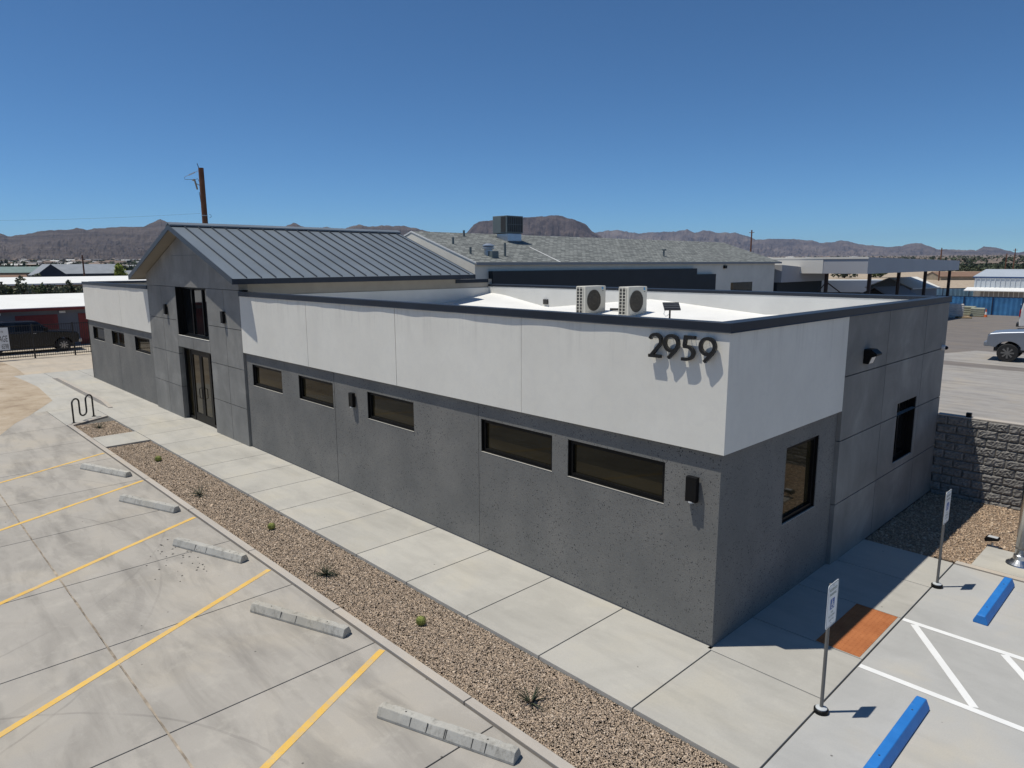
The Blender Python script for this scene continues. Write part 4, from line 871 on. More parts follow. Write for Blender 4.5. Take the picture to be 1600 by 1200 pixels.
a = MB(); a.box(XE - 0.1, XE + 0.2, 13.0, 30.2, 0, 5.03); a.box(XE - 0.1, XE + 0.2, 30.2, 32.5, 0, 4.66); a.build('dark_annex', 'charcoal_wall', K)
a = MB(); a.box(XE - 0.1, XE - 0.088, 35.0, 38.0, 0.0, 4.05); a.build('window', 'black_glass', K)
a = MB(); a.box(XE - 0.1, XE + 0.02, 33.9, 34.2, 5.0, 5.2); a.build('wall_light', 'black_frame', K)
for (x, y, h) in ((-21.78, 13.14, 0.32), (-23.2, 15.02, 0.3), (-20.28, 12.95, 0.3), (-19.93, 14.82, 0.62), (-20.12, 28.46, 0.35)):
    a = MB(); a.tube([(x, y, rz_(x) - 0.05), (x, y, rz_(x) + h)], 0.055, 8)
    if y > 20: a.box(x - 0.1, x + 0.1, y - 0.1, y + 0.1, rz_(x) + h, rz_(x) + h + 0.08)
    a.build('vent_pipe', 'hvac_green', K)
ac = thing('rooftop_unit', 'large green-grey rooftop cooling unit with curved duct on shingle roof', 'air conditioner', (-22.7, 17.9, 6.5))
a = MB(); a.box(-23.4, -22.3, 17.2, 18.4, 6.95, 7.85); bo = a.build('casing', 'hvac_green', ac, bevel=0.02)
a = MB(); a.box(-22.3, -22.285, 17.25, 18.35, 7.0, 7.8); ac_g = a.build('coil', 'ac_dark', ac)
a = MB()
for k in range(9): a.box(-22.285, -22.275, 17.25 + k * 0.135, 17.27 + k * 0.135, 7.0, 7.8)
for k in range(3): a.box(-22.285, -22.27, 17.25, 18.35, 7.0 + k * 0.39, 7.02 + k * 0.39)
a.build('guard', 'hvac_green', ac_g)
a = MB(); a.box(-22.75, -22.4, 17.185, 17.2, 7.0, 7.8); a.build('coil', 'ac_dark', ac)
a = MB(); a.prism([(-23.2, 6.95), (-22.32, 6.95), (-22.3, 6.55), (-22.45, 6.32), (-22.8, 6.3), (-23.2, 6.6)], 17.3, 18.3); a.build('duct', 'duct_metal', ac, bevel=0.04)
vt = thing('turbine_vent', 'round metal exhaust vent with a square box on shingle roof', 'vent', (-19.9, 13.8, 5.6))
a = MB(); a.lathe([(0.2, 5.6), (0.2, 6.02), (0.3, 6.06), (0.3, 6.1), (0.22, 6.14), (0.3, 6.18), (0.3, 6.22), (0.1, 6.3)], (-20.1, 13.9, 0), 18); a.build('stack', 'duct_metal', vt)
a = MB(); a.box(-20.0, -19.65, 13.75, 14.15, 5.5, 5.95); a.build('box', 'hvac_green', vt, bevel=0.01)

# ------------------------------------------------------------------ trees and shrubs
def crown_mesh(clumps, n, size):
    V = []; per = max(1, n // len(clumps))
    for (cx, cy, cz, rx, rz) in clumps:
        d = rng.normal(size=(per, 3)); d /= np.linalg.norm(d, axis=1)[:, None]; rr = rng.uniform(0.45, 1.08, per) ** 0.6
        c = np.stack([cx + d[:, 0] * rx * rr, cy + d[:, 1] * rx * rr, cz + d[:, 2] * rz * rr], 1)
        u = rng.normal(size=(per, 3)); u /= np.linalg.norm(u, axis=1)[:, None]; w = np.cross(u, rng.normal(size=(per, 3))); w /= np.linalg.norm(w, axis=1)[:, None]; sz = size * rng.uniform(.5, 1.3, per)[:, None]
        V.append(np.stack([c - u * sz, c + w * sz * .6, c + u * sz, c - w * sz * .6], 1))
    V = np.concatenate(V).reshape(-1, 3); F = np.arange(len(V)).reshape(-1, 4); return V, F
def plant(name, label, cat, x, y, h, r, mat, z=0.0, n=500, leaf=0.22, trunk=0.3, group=None):
    t = thing(name, label, cat, (x, y, z), 0, group); cl = []
    for k in range(9):
        a = random.uniform(0, 6.283); q = random.uniform(0.1, 0.62) * r; zz = h * random.uniform(trunk + 0.12, 0.82); cl.append((q * math.cos(a), q * math.sin(a), zz, r * random.uniform(.35, .55), h * random.uniform(.12, .2)))
    V, F = crown_mesh(cl, n, leaf); raw_mesh('crown', V, F, mat, None, t)
    a = MB(); a.tube([(0, 0, -0.1), (0.03 * h, 0, h * trunk), (0, 0.02 * h, h * 0.6)], 0.05 * r + 0.03, 6, r2=0.02)
    for c in cl[:5]: a.tube([(0, 0, h * trunk * 0.8), (c[0] * .6, c[1] * .6, (h * trunk + c[2]) / 2), c[:3]], 0.03 * r + 0.015, 5, r2=0.01)
    a.build('trunk', 'bark', t, local=True)
G1 = 'shrubs between the two storage buildings'
for (y, h, r, mt, lb) in ((1.2, 4.1, 0.9, 'foliage_pale', 'pale shrub at the left frame edge between the white storage roofs'), (2.2, 4.05, 0.9, 'foliage_mid', 'green shrub left of the tall flowering shrub behind the storage roof'),
        (3.2, 4.75, 0.95, 'foliage_pale', 'tallest pale flowering shrub standing behind the near storage roof'), (4.3, 4.0, 0.9, 'foliage_mid', 'dark shrub just right of the tall flowering shrub'), (5.1, 4.0, 0.85, 'foliage_dark', 'brownish dark shrub midway along the hedge behind the storage roof'),
        (5.9, 3.9, 0.8, 'foliage_pale', 'light green shrub between two dark ones behind the storage roof'), (6.7, 4.15, 0.85, 'foliage_dark', 'dark shrub near the right end of the hedge behind the storage roof'), (7.7, 3.6, 0.8, 'foliage_pale', 'low pale shrub beside the office parapet, right end of the hedge')):
    plant('shrub', lb, 'shrub', -70 + random.uniform(-.5, .5), y, h, r, mt, 0, 900, 0.14, 0.1, G1)

# ------------------------------------------------------------------ storage buildings, fence
S1 = thing('storage_building', 'grey self-storage building with white roof, red fascia and red doors', 'building', (-55, -5, 0))
MB().box(-58, -50.02, -30, 16, 0, 2.45).build('wall', 'storage_grey', S1)
a = MB(); a.prism([(-49.6, 2.62), (-58.4, 3.2), (-58.4, 3.1), (-49.6, 2.48)], -30.3, 16.3); a.build('roof', 'white_roof', S1)
MB().box(-49.62, -49.56, -30.3, 16.3, 2.4, 2.58).build('fascia', 'red_fascia', S1)
for k in range(-9, 4):
    y0 = -0.45 + k * 3.55
    d_ = MB(); d_.box(-50.02, -49.99, y0, y0 + 2.35, 0.02, 2.12)
    for q in range(18): d_.box(-49.99, -49.975, y0, y0 + 2.35, 0.05 + q * 0.115, 0.12 + q * 0.115)
    d_.build('roller_door', 'red_door', S1)
for k in range(-6, 4):
    a = MB(); a.box(-50.0, -49.85, 2.0 + k * 3.55, 2.35 + k * 3.55, 2.2, 2.34); a.build('wall_light', 'white_trim', S1)
S2 = thing('storage_building', 'low tan storage building with a white roof beyond the shrub hedge', 'building', (-86, 2, 0))
MB().box(-93, -80.5, -30, 24, 0, 3.36).build('wall', 'tan_wall', S2)
a = MB(); a.prism([(-80, 3.52), (-93.5, 4.0), (-93.5, 3.9), (-80, 3.36)], -30.4, 24.4); a.build('roof', 'white_roof', S2)
a = MB(); a.box(-80.5, -80.46, 9.2, 10.6, 2.3, 3.1); a.build('window', 'black_glass', S2)
FN = thing('iron_fence', 'black iron picket fence with rails before the storage building', 'fence', (-43.7, 0, 0))
for y in (-6.6, -4.6, -2.62, -0.62, 1.42, 3.45, 5.5): MB().box(-43.74, -43.66, y - 0.04, y + 0.04, 0, 2.0).build('post', 'iron_black', FN)
for z in (0.12, 0.42, 1.9): MB().box(-43.715, -43.685, -8, 7, z, z + 0.04).build('rail', 'iron_black', FN)
pk = None
for k in range(116):
    y = -7.3 + k * 0.115
    if pk is None: pk = MB().box(-43.709, -43.691, y - 0.009, y + 0.009, 0.08, 1.97).build('picket', 'iron_black', FN); y_0 = y
    else:
        o = pk.copy(); COL.objects.link(o); o.parent = FN; o.location = pk.location + Vector((0, y - y_0, 0))
SG = thing('fence_sign', 'white banner sign with black lettering hung on the iron fence', 'sign', (-43.62, -2.5, 0))
a = MB(); a.box(-43.65, -43.63, -3.3, -1.77, 0.6, 1.88); sgb = a.build('board', 'sign_white', SG)
fs = lambda z, yy: (lambda u, v, d: (-43.627, yy + u * 0.42, z + v))
for txt, sz, z, yy in (('AND', 0.14, 1.6, -2.0), ('AGE', 0.5, 1.08, -1.83), ('6598', 0.4, 0.68, -1.82)): text_mesh(txt, sz, fs(z, yy), 'lettering', 'iron_black', sgb, 'RIGHT')

# ------------------------------------------------------------------ vehicles
def wheel(t, x, y, r, w, rim, spokes, sidey):
    a = MB(); a.lathe([(r * 0.62, -w / 2), (r * 0.93, -w / 2), (r, -w * 0.32), (r, w * 0.32), (r * 0.93, w / 2), (r * 0.62, w / 2)], (x, y, r), 28, 'y'); ty = a.build('tyre', 'tyre_rubber', t, local=True)
    b = MB(); oy = sidey * w * 0.42; b.lathe([(r * 0.63, -0.02), (r * 0.63, 0.02), (r * 0.55, 0.0)], (x, y + oy, r), 24, 'y'); b.build('rim_dish', 'rim_black', ty, local=True)
    c = MB()
    for k in range(spokes):
        an = 6.2832 * k / spokes; d = Vector((math.cos(an), 0, math.sin(an))); p = Vector((-d.z, 0, d.x)) * r * 0.09; o_ = Vector((x, y + oy + sidey * 0.025, r))
        c.add([o_ + p * .7, o_ - p * .7, o_ - p + d * r * .6, o_ + p + d * r * .6, o_ + p * .7 + Vector((0, sidey * .02, 0)), o_ - p * .7 + Vector((0, sidey * .02, 0)), o_ - p + d * r * .6 + Vector((0, sidey * .01, 0)), o_ + p + d * r * .6 + Vector((0, sidey * .01, 0))], [(0, 1, 2, 3), (4, 5, 6, 7), (0, 1, 5, 4), (1, 2, 6, 5), (2, 3, 7, 6), (3, 0, 4, 7)])
    c.lathe([(r * 0.14, 0), (r * 0.12, sidey * 0.035)], (x, y + oy + sidey * 0.01, r), 12, 'y'); c.build('rim', rim, ty, local=True)
def pickup(label, loc, rz, paint, rim, r, lift, wb=3.55, cap=False):
    t = thing('pickup_truck', label, 'pickup truck', loc, rz); W2 = 0.98; z0 = lift
    def archpts(cx): return [(cx + (r * 1.3) * math.cos(R(a)), r + (r * 1.27) * math.sin(R(a))) for a in range(0, 181, 15)]
    ra = [p for p in archpts(-wb) if p[1] > z0][::-1]; fa = [p for p in archpts(0) if p[1] > z0][::-1]
    low = [(-wb - 1.15, z0 + 0.05)] + [(ra[0][0], z0)] + ra + [(ra[-1][0], z0), (fa[0][0], z0)] + fa + [(fa[-1][0], z0 + 0.08), (0.82, z0 + 0.12), (0.9, z0 + 0.3), (0.88, z0 + 0.62), (0.8, z0 + 0.76), (0.3, z0 + 0.84), (-0.6, z0 + 0.92), (-wb - 1.1, z0 + 0.92), (-wb - 1.15, z0 + 0.85)]
    cx0 = sum(p[0] for p in low) / len(low); n = len(low); mb = MB(); rows_y = (-W2, -W2 + 0.05, W2 - 0.05, W2)
    for i, yy in enumerate(rows_y):
        for (x, z) in low: mb.v.append((x, yy, z - (0.05 if abs(yy) == W2 and z > z0 + 0.5 and (x > 0.2 or True) and z > z0 + 0.7 else 0.0)))
    for i in range(3):
        for k in range(n): mb.f.append((i * n + k, i * n + (k + 1) % n, (i + 1) * n + (k + 1) % n, (i + 1) * n + k))
    mb.f += [tuple(range(n))[::-1], tuple(3 * n + k for k in range(n))]; body = mb.build('body', paint, t, bevel=0.025, local=True)
    zc = z0 + 0.9; cab = [(-0.62, zc), (-1.3, zc + 0.62), (-2.5, zc + 0.66), (-2.85, zc + 0.1), (-2.85, zc)] if not cap else [(-0.62, zc), (-1.25, zc + 0.6), (-2.8, zc + 0.64), (-wb - 1.0, zc + 0.6), (-wb - 1.1, zc)]
    c = MB(); m_ = len(cab)
    for yy, ins in ((-1, 0), (1, 0)):
        for (x, z) in cab: f_ = (z - zc) / 0.66; c.v.append((x, yy * (W2 - 0.07 - 0.17 * f_), z))
    c.f = [tuple(range(m_))[::-1], tuple(range(m_, 2 * m_))] + [(k, (k + 1) % m_, m_ + (k + 1) % m_, m_ + k) for k in range(m_)]; cabo = c.build('cab', paint, t, bevel=0.03, local=True)
    for sy in (-1, 1):
        wins = [(-0.85, -1.62), (-1.72, -2.4)] + ([(-2.9, -wb - 0.75)] if cap else [])
        for (xa, xb) in wins:
            g = MB(); yo = lambda z: sy * (W2 - 0.07 - 0.17 * (z - zc) / 0.66 + 0.004)
            xt = max(xa - 0.42, xb + 0.1) if xa > -1 else xa
            g.quad((xa, yo(zc + 0.08), zc + 0.08), (xb, yo(zc + 0.08), zc + 0.08), (xb + 0.02, yo(zc + 0.5), zc + 0.5), (xt, yo(zc + 0.5), zc + 0.5)); g.build('side_window', 'black_glass', cabo, local=True)
        g = MB(); g.box(0.62, 0.89, sy * 0.72 - 0.17, sy * 0.72 + 0.17, z0 + 0.5, z0 + 0.68); g.build('headlight', 'black_glass' if paint == 'car_silver' else 'lamp_lens', t, bevel=0.03, local=True)
        g = MB(); g.box(-0.95, -0.78, sy * (W2 + 0.02) - 0.09, sy * (W2 + 0.02) + 0.09, zc + 0.05, zc + 0.25); g.build('mirror', 'black_frame', t, bevel=0.02, local=True)
        g = MB(); g.box(-1.55, -1.4, sy * W2 - 0.015, sy * W2 + 0.015, zc - 0.12, zc - 0.08); g.build('door_handle', 'rim_alloy', t, local=True)
        for xx in (0.0, -wb): wheel(t, xx, sy * (W2 - 0.13), r, 0.3, rim, 8, sy)
    g = MB(); g.quad((-0.66, -W2 + 0.2, zc + 0.06), (-0.66, W2 - 0.2, zc + 0.06), (-1.24, W2 - 0.3, zc + 0.585), (-1.24, -W2 + 0.3, zc + 0.585)); g.v = [(x + 0.012, y, z + 0.012) for x, y, z in g.v]; g.build('windscreen', 'black_glass', cabo, local=True)
    g = MB(); g.box(0.78, 1.02, -W2, W2, z0 + 0.1, z0 + 0.34); g.build('bumper', paint if paint != 'car_black' else 'rim_alloy', t, bevel=0.05, local=True)
    g = MB(); g.box(0.8, 0.91, -0.5, 0.5, z0 + 0.4, z0 + 0.68); g.build('grille', 'black_frame', t, bevel=0.02, local=True)
    g = MB(); g.box(-wb - 1.0, 0.6, -W2 + 0.15, W2 - 0.15, z0 - 0.12, z0 + 0.1); g.build('chassis', 'wire_black', t, local=True)
    return t
pickup('silver lifted pickup truck parked in the yard behind the block wall', (-2.9, 33.6, yz(33.6) + 0.006), R(184), 'car_silver', 'pole_steel', 0.45, 0.62)
pickup('black pickup with a canopy parked behind the iron fence', (-47.4, 1.4, 0.0), R(90), 'car_black', 'rim_alloy', 0.4, 0.42, cap=True)
V_ = thing('van', 'white van with red tail light parked at the right edge of the yard', 'van', (-6.6, 56.5, yz(56.5)), R(8))
a = MB(); a.prism([(0, 0.35), (0.0, 1.2), (0.15, 2.15), (0.5, 2.35), (4.2, 2.35), (5.2, 1.4), (5.9, 1.2), (6.0, 0.4)], -0.98, 0.98); a.build('body', 'car_white', V_, bevel=0.08, local=True)
for sy in (-1, 1):
    a = MB(); a.box(-0.03, 0.05, sy * 0.9 - 0.09, sy * 0.9 + 0.09, 1.1, 1.6); a.build('tail_light', 'tail_red', V_, local=True)
    for xx in (1.1, 4.9): wheel(V_, xx, sy * 0.88, 0.36, 0.24, 'rim_alloy', 6, sy)
a = MB(); a.box(-0.02, 0.02, -0.7, 0.7, 1.3, 2.0); a.build('rear_window', 'black_glass', V_, local=True)
a = MB(); a.box(-0.15, 0.1, -0.95, 0.95, 0.35, 0.6); a.build('bumper', 'wire_black', V_, local=True)
CR = thing('timber_crate', 'tan timber crate load standing in front of the white van', 'crate', (-4.8, 51.5, yz(51.5)), R(10))
for k in range(7): a = MB(); a.box(-0.2, 3.0, -0.8, -0.76, 0.25 + k * 0.24, 0.45 + k * 0.24); a.build('board', 'wood_pallet', CR, local=True)
for x in (-0.2, 1.4, 2.9): a = MB(); a.box(x, x + 0.12, -0.76, 0.76, 0.0, 1.9); a.build('upright', 'wood_pallet', CR, local=True)
a = MB(); a.box(-0.2, 3.0, -0.7, 0.7, 0.1, 1.7); a.build('load', 'bag_green', CR, bevel=0.05, local=True)
# pallets of bags
def pallet(name, label, x, y, nlay, mat, h, rz, w=1.2):
    t = thing(name, label, 'pallet', (x, y, yz(y)), rz, 'loaded pallets in the yard')
    for k in range(5): a = MB(); a.box(-w / 2, w / 2, -w / 2 + k * w / 4.6, -w / 2 + k * w / 4.6 + 0.13, 0.1, 0.13); a.build('slat', 'wood_pallet', t, local=True)
    for k in range(3): a = MB(); a.box(-w / 2 + k * (w / 2 - 0.05), -w / 2 + k * (w / 2 - 0.05) + 0.1, -w / 2, w / 2, 0.0, 0.1); a.build('bearer', 'wood_pallet', t, local=True)
    for l_ in range(nlay):
        for k in range(2):
            a = MB(); a.box(-w / 2 + 0.02 + random.uniform(-.03, .03), w / 2 - 0.02, -w / 2 + k * w / 2 + 0.02, -w / 2 + (k + 1) * w / 2 - 0.02, 0.135 + l_ * h, 0.13 + (l_ + 1) * h); a.build('bag', mat, t, bevel=0.05, local=True)
pallet('bag_pallet', 'tall pallet of white wrapped bags beside the office corner', -13.7, 68.0, 7, 'bag_white', 0.19, R(20), 1.3)
pallet('bag_pallet', 'low pallet of pale bags left of the traffic cone', -12.6, 71.5, 4, 'bag_green', 0.2, R(10))
pallet('bag_pallet', 'low pallet of pale bags against the blue fence', -13.6, 72.5, 4, 'bag_green', 0.22, R(5))
pallet('bag_pallet', 'broken pallet with a few boards lying in front of the bags', -12.9, 67.6, 1, 'wood_pallet', 0.16, R(35))
CN = thing('traffic_cone', 'orange traffic cone with white band near the blue fence', 'traffic cone', (-11.8, 71.0, yz(71)))
a = MB(); a.lathe([(0.16, 0.03), (0.03, 0.9)], (0, 0, 0), 14); a.box(-0.22, 0.22, -0.22, 0.22, 0, 0.03); a.build('cone', 'cone_orange', CN, local=True)
a = MB(); a.lathe([(0.112, 0.36), (0.075, 0.62)], (0, 0, 0), 14); a.build('band', 'white_trim', CN, local=True)

# ------------------------------------------------------------------ yard fence, canopy, sheds
def sheet_fence(name, label, x0, y0, x1, y1, n, h, mat):
    t = thing(name, label, 'fence', (x0, y0, 0)); d = Vector((x1 - x0, y1 - y0, 0)) / n; nr = Vector((-d.y, d.x, 0)).normalized() * 0.03
    for k in range(n):
        p = d * k; a = MB(); M_ = 12
        for i in range(M_ + 1):
            q = p + d * (i / M_) + nr * (1 if i % 2 else -1); a.v += [(q.x, q.y, 0.03), (q.x, q.y, h + random.uniform(-.02, .02))]
        a.f = [(2 * i, 2 * i + 2, 2 * i + 3, 2 * i + 1) for i in range(M_)]; a.build('sheet', mat, t, local=True)
        a = MB(); a.box(p.x - 0.05, p.x + 0.05, p.y - 0.1, p.y - 0.02, 0, h + 0.06); a.build('post', 'post_navy', t, local=True)
    a = MB(); e = d * n; a.add([(0, -0.04, h - 0.02), (e.x, e.y - 0.04, h - 0.02), (e.x, e.y - 0.04, h + 0.05), (0, -0.04, h + 0.05)], [(0, 1, 2, 3)]); a.build('top_rail', 'post_navy', t, local=True)
sheet_fence('sheet_fence', 'bright blue corrugated sheet fence across the back of the yard', -17.2, 75.2, 12.8, 75.2, 12, 1.85, 'fence_blue')
sheet_fence('sheet_fence', 'faded pale blue sheet fence farther back beyond the canopy posts', -30, 82, -16.2, 96, 6, 2.1, 'fence_pale_blue')
CA = thing('canopy', 'large flat grey steel canopy on brown posts behind the office', 'canopy', (-22, 55, 0))
cx_, cy_ = -14.1, 45.5
a = MB(); a.add([(cx_, cy_, 4.54), (cx_, cy_ + 24, 4.6), (cx_, cy_ + 24, 5.5), (cx_, cy_, 5.73), (cx_ - 22, cy_, 4.54), (cx_ - 22, cy_ + 24, 4.6), (cx_ - 22, cy_ + 24, 5.5), (cx_ - 22, cy_, 5.73)], [(0, 1, 2, 3), (4, 5, 6, 7), (0, 1, 5, 4), (1, 2, 6, 5), (2, 3, 7, 6), (3, 0, 4, 7)]); a.build('roof', 'canopy_grey', CA)
MB().box(cx_ - 22, cx_ + 0.02, cy_ - 0.05, cy_ + 0.1, 5.62, 5.76).build('edge_trim', 'canopy_cream_lit', CA)
MB().box(cx_ - 22, cx_ - 3.2, cy_ - 0.03, cy_ - 0.004, 4.54, 5.615).build('sunlit_fascia', 'canopy_cream_lit', CA)  # cream laid over the grey roof edge imitates sun on this face
for (x, y) in ((-14.6, 47.5), (-14.6, 54.0), (-14.6, 61.0), (-14.6, 68.5), (-17.3, 46.3), (-24, 46.3), (-24, 60)): MB().box(x - 0.11, x + 0.11, y - 0.11, y + 0.11, 0, 4.6).build('column', 'column_brown', CA)
a = MB(); a.tube([(-17.3, 46.3, 3.9), (-15.6, 47.2, 2.4)], 0.05, 6); a.tube([(-17.3, 46.3, 3.9), (-18.6, 45.8, 1.8)], 0.04, 6); a.build('brace', 'column_brown', CA)
LT = thing('lean_to', 'grey fascia lean-to with a dark open front beside the shingled building', 'shed', (-20, 46, 0))
a = MB(); a.prism([(42.3, 3.9), (42.3, 5.2), (50.5, 4.8), (50.5, 3.9)], -27.0, -19.0, 'x'); a.build('fascia', 'canopy_grey', LT)
MB().box(-27, -19.3, 42.3, 50.4, 0, 3.9).build('dark_interior', 'charcoal_wall', LT)  # solid charcoal box, its colour stands in for the unlit interior
def gable_shed(name, label, cat, x, y, rz, L_, W__, he, hr, wall, roof, door=None, z=0.0, ov=0.25):
    t = thing(name, label, cat, (x, y, z), rz); a = MB(); a.prism([(-W__ / 2, 0), (W__ / 2, 0), (W__ / 2, he), (0, hr - 0.06), (-W__ / 2, he)], -L_ / 2, L_ / 2, 'x'); wl = a.build('wall', wall, t, local=True)
    for sg in (1, -1):
        k = (hr - he) / (W__ / 2); a = MB(); a.prism([(0, hr), (sg * (W__ / 2 + ov), he - k * ov), (sg * (W__ / 2 + ov), he - k * ov - 0.08), (0, hr - 0.08)], -L_ / 2 - 0.2, L_ / 2 + 0.2, 'x'); a.build('roof', roof, t, local=True)
    for (u, w, z0, z1, mt) in (door or ()):
        a = MB(); a.box(u, u + w, -W__ / 2 - 0.03, -W__ / 2, z0, z1); a.build('window', mt, t, local=True)
    return t
gable_shed('storage_shed', 'grey gabled shed with pale roof under the canopy', 'shed', -18.6, 68.5, R(80), 5.0, 4.2, 3.0, 3.9, 'shed_grey', 'white_roof')
gable_shed('storage_shed', 'low brown gabled shed in front of the grey shed', 'shed', -16.4, 57.5, R(80), 4.4, 3.6, 2.3, 3.3, 'shed_brown', 'shed_grey')
TR = thing('box_trailer', 'long pale box trailer parked under the canopy', 'trailer', (-26.6, 74.5, 0), R(42))
a = MB(); a.box(-4.2, 4.2, -1.2, 1.2, 1.0, 3.4); a.build('box', 'shed_pale_blue', TR, bevel=0.04, local=True)
for x in (-3.2, -2.2): wheel(TR, x, -1.0, 0.45, 0.25, 'rim_alloy', 6, -1)
a = MB(); a.box(-4.0, 4.0, -0.9, 0.9, 0.7, 1.0); a.build('chassis', 'wire_black', TR, local=True)
LB = thing('lumber_stack', 'stack of yellow lumber lying before the pale trailer', 'lumber', (-25.5, 66.5, 0), R(42))
for k in range(6):
    for j in range(3): a = MB(); a.box(-4, 3.6 + 0.2 * random.random(), -1 + j * 0.6, -0.45 + j * 0.6, 0.3 + k * 0.33, 0.6 + k * 0.33); a.build('board', 'wood_pallet', LB, local=True)
MS = gable_shed('metal_building', 'pale blue corrugated metal building behind the blue fence', 'building', -3.0, 98.5, 0, 29.6, 12, 3.6, 4.45, 'shed_pale_blue', 'shed_roof', ov=0.04)
for k in range(60): a = MB(); a.box(-14.7 + k * 0.5, -14.62 + k * 0.5, -6.07, -6.0, 0.1, 3.4); a.build('rib', 'shed_pale_blue', MS, local=True)
a = MB(); a.box(-15.0, 15.0, -6.1, -6.075, 3.45, 3.6); a.build('eave_trim', 'trim_blue', MS, local=True)
a = MB(); a.prism([(-6.0, 2.3), (-7.5, 1.95), (-7.5, 1.87), (-6.0, 2.2)], -15.5, 4, 'x'); a.build('awning', 'white_trim', MS, local=True)
a = MB(); a.box(-14, 3.5, -6.06, -6.01, 0.1, 1.9); a.build('shaded_wall', 'shed_grey', MS, local=True)  # darker sheet under the awning, shade put into its colour
# left-hand houses
gable_shed('house', 'dark slate house with grey roof beyond the storage roofs', 'house', -198, 37, R(90), 15.0, 10, 3.4, 5.6, 'house_slate', 'roof_slate', [(-4, 0.9, 0.6, 2.0, 'white_trim'), (-1, 4.5, 0.2, 2.4, 'house_pale'), (5, 1.4, 0.2, 2.1, 'black_glass')])
gable_shed('house', 'dark gabled house wing with pale porch left of the slate house', 'house', -196, 28.0, 0.0, 9, 6.0, 3.2, 5.6, 'house_slate', 'roof_slate', [(1, 2, 0.2, 2.6, 'house_pale')])
gable_shed('house', 'long low house with a green roof behind the slate house', 'house', -214, 25, R(90), 16, 8, 3.6, 5.0, 'tan_wall', 'roof_green')
gable_shed('house', 'low slate-roofed house right of the slate house', 'house', -200, 49, R(90), 9, 7, 2.6, 3.9, 'house_slate', 'roof_slate')
gable_shed('metal_building', 'blue metal building with white roof at the left frame edge', 'building', -246, 12, R(90), 16, 12, 5.6, 7.2, 'fence_pale_blue', 'white_roof', z=0.0)
gable_shed('house', 'tan low house left of the green-roofed house', 'house', -205, 14, R(90), 8, 8, 2.4, 4.2, 'tan_wall', 'sandy_concrete')
gable_shed('house', 'small brown-roofed house before the blue metal building', 'house', -190, 19, R(90), 7, 7, 2.0, 3.2, 'tan_wall', 'roof_brown')
# right-hand distant houses
gable_shed('house', 'brown-roofed house beyond the dirt lot, between canopy posts', 'house', -49.5, 220, R(46), 16, 8, 1.5, 2.7, 'tan_wall', 'roof_brown')
gable_shed('house', 'brown-roofed house seen under the left half of the canopy', 'house', -105, 190, R(30), 22, 10, 2.6, 4.4, 'tan_wall', 'roof_brown')
gable_shed('house', 'small brown gabled house beside the pale blue metal building', 'house', -37.5, 196, R(60), 4, 4, 1.2, 3.0, 'roof_brown', 'roof_brown')
G2 = 'trees beyond the yard'
for (x, y, h, r, mt, lb) in ((-82, 222, 5.0, 4.6, 'foliage_dark', 'dark round tree seen between the middle canopy posts'), (-90, 200, 4.8, 4.5, 'foliage_dark', 'dark tree under the canopy left of the middle posts'), (-76, 236, 4.7, 4.0, 'foliage_mid', 'green tree right of the dark tree under the canopy'), (-110, 205, 4.6, 4.0, 'foliage_dark', 'dark tree behind the pale box trailer')):
    plant('tree', lb, 'tree', x, y, h, r, mt, 0, 900, 0.4, 0.15, G2)
plant('tree', 'bright lime green tree beside the metal gable roof', 'tree', -192, 42.8, 6.2, 2.2, 'foliage_lime', 0, 900, 0.3, 0.25)
plant('tree', 'dark round tree before the green-roofed house', 'tree', -190, 24.5, 4.2, 2.4, 'foliage_dark', 0, 700, 0.3, 0.2)
# ------------------------------------------------------------------ utility poles
UP = thing('utility_pole', 'tall brown wooden utility pole behind the metal gable roof', 'utility pole', (-37.6, 7.45, 0))
a = MB(); a.tube([(0, 0, 0), (0, 0, 5.5), (0, 0, 10.85)], 0.19, 14, r2=0.145); a.build('pole', 'pole_wood', UP, local=True)
rd_ = Vector((-0.694, -0.72, 0))
a = MB(); p0 = Vector((0, 0, 10.7)) + rd_ * 0.15; p1 = Vector((0, 0, 10.35)) + rd_ * 0.98; a.tube([p0, p1], 0.012, 5)
for k in range(4): q = p0.lerp(p1, 0.3 + k * 0.12); a.lathe([(0.045, -0.03), (0.05, 0.0), (0.045, 0.03)], q, 8)
a.build('insulator', 'insulator', UP, local=True)
a = MB(); p2 = Vector((0, 0, 10.0)) + rd_ * 0.42; a.tube([Vector((0, 0, 9.85)) + rd_ * 0.1, p2 + rd_ * -0.05], 0.02, 5); a.tube([p2 + Vector((0, 0, 0.2)), p2 + rd_ * -0.12 + Vector((0, 0, -0.35))], 0.05, 8); a.tube([p2 + Vector((0, 0, 0.22)), p2 + rd_ * 0.12 + Vector((0, 0, 0.15))], 0.04, 6); a.build('fuse_cutout', 'tan_wall', UP, local=True)
a = MB(); a.tube([p1, p1 + Vector((0, 0, -0.14)), p2 + Vector((0, 0, 0.2)), p2 + rd_ * -0.2 + Vector((0, 0, 0.25)), p2 + rd_ * -0.25 + Vector((0, 0, 0.1))], 0.012, 5)
a.tube([Vector((0, 0, 9.5)) + rd_ * 0.2, Vector((0, 0, 9.0)) + rd_ * 0.16, Vector((0, 0, 8.6)) + rd_ * 0.13], 0.015, 5); a.tube([Vector((0, 0, 10.85)) + rd_ * 0.12, Vector((0, 0, 11.1)) + rd_ * 0.2], 0.02, 5)
a.tube([Vector((0, 0, 8.15)) + rd_ * -0.15 + Vector((0, 0, .1 * math.cos(q))) + rd_ * (-0.12 - 0.12 * math.sin(q)) for q in np.linspace(0, 3.1, 8)], 0.01, 5); a.build('wire', 'wire_black', UP, local=True)
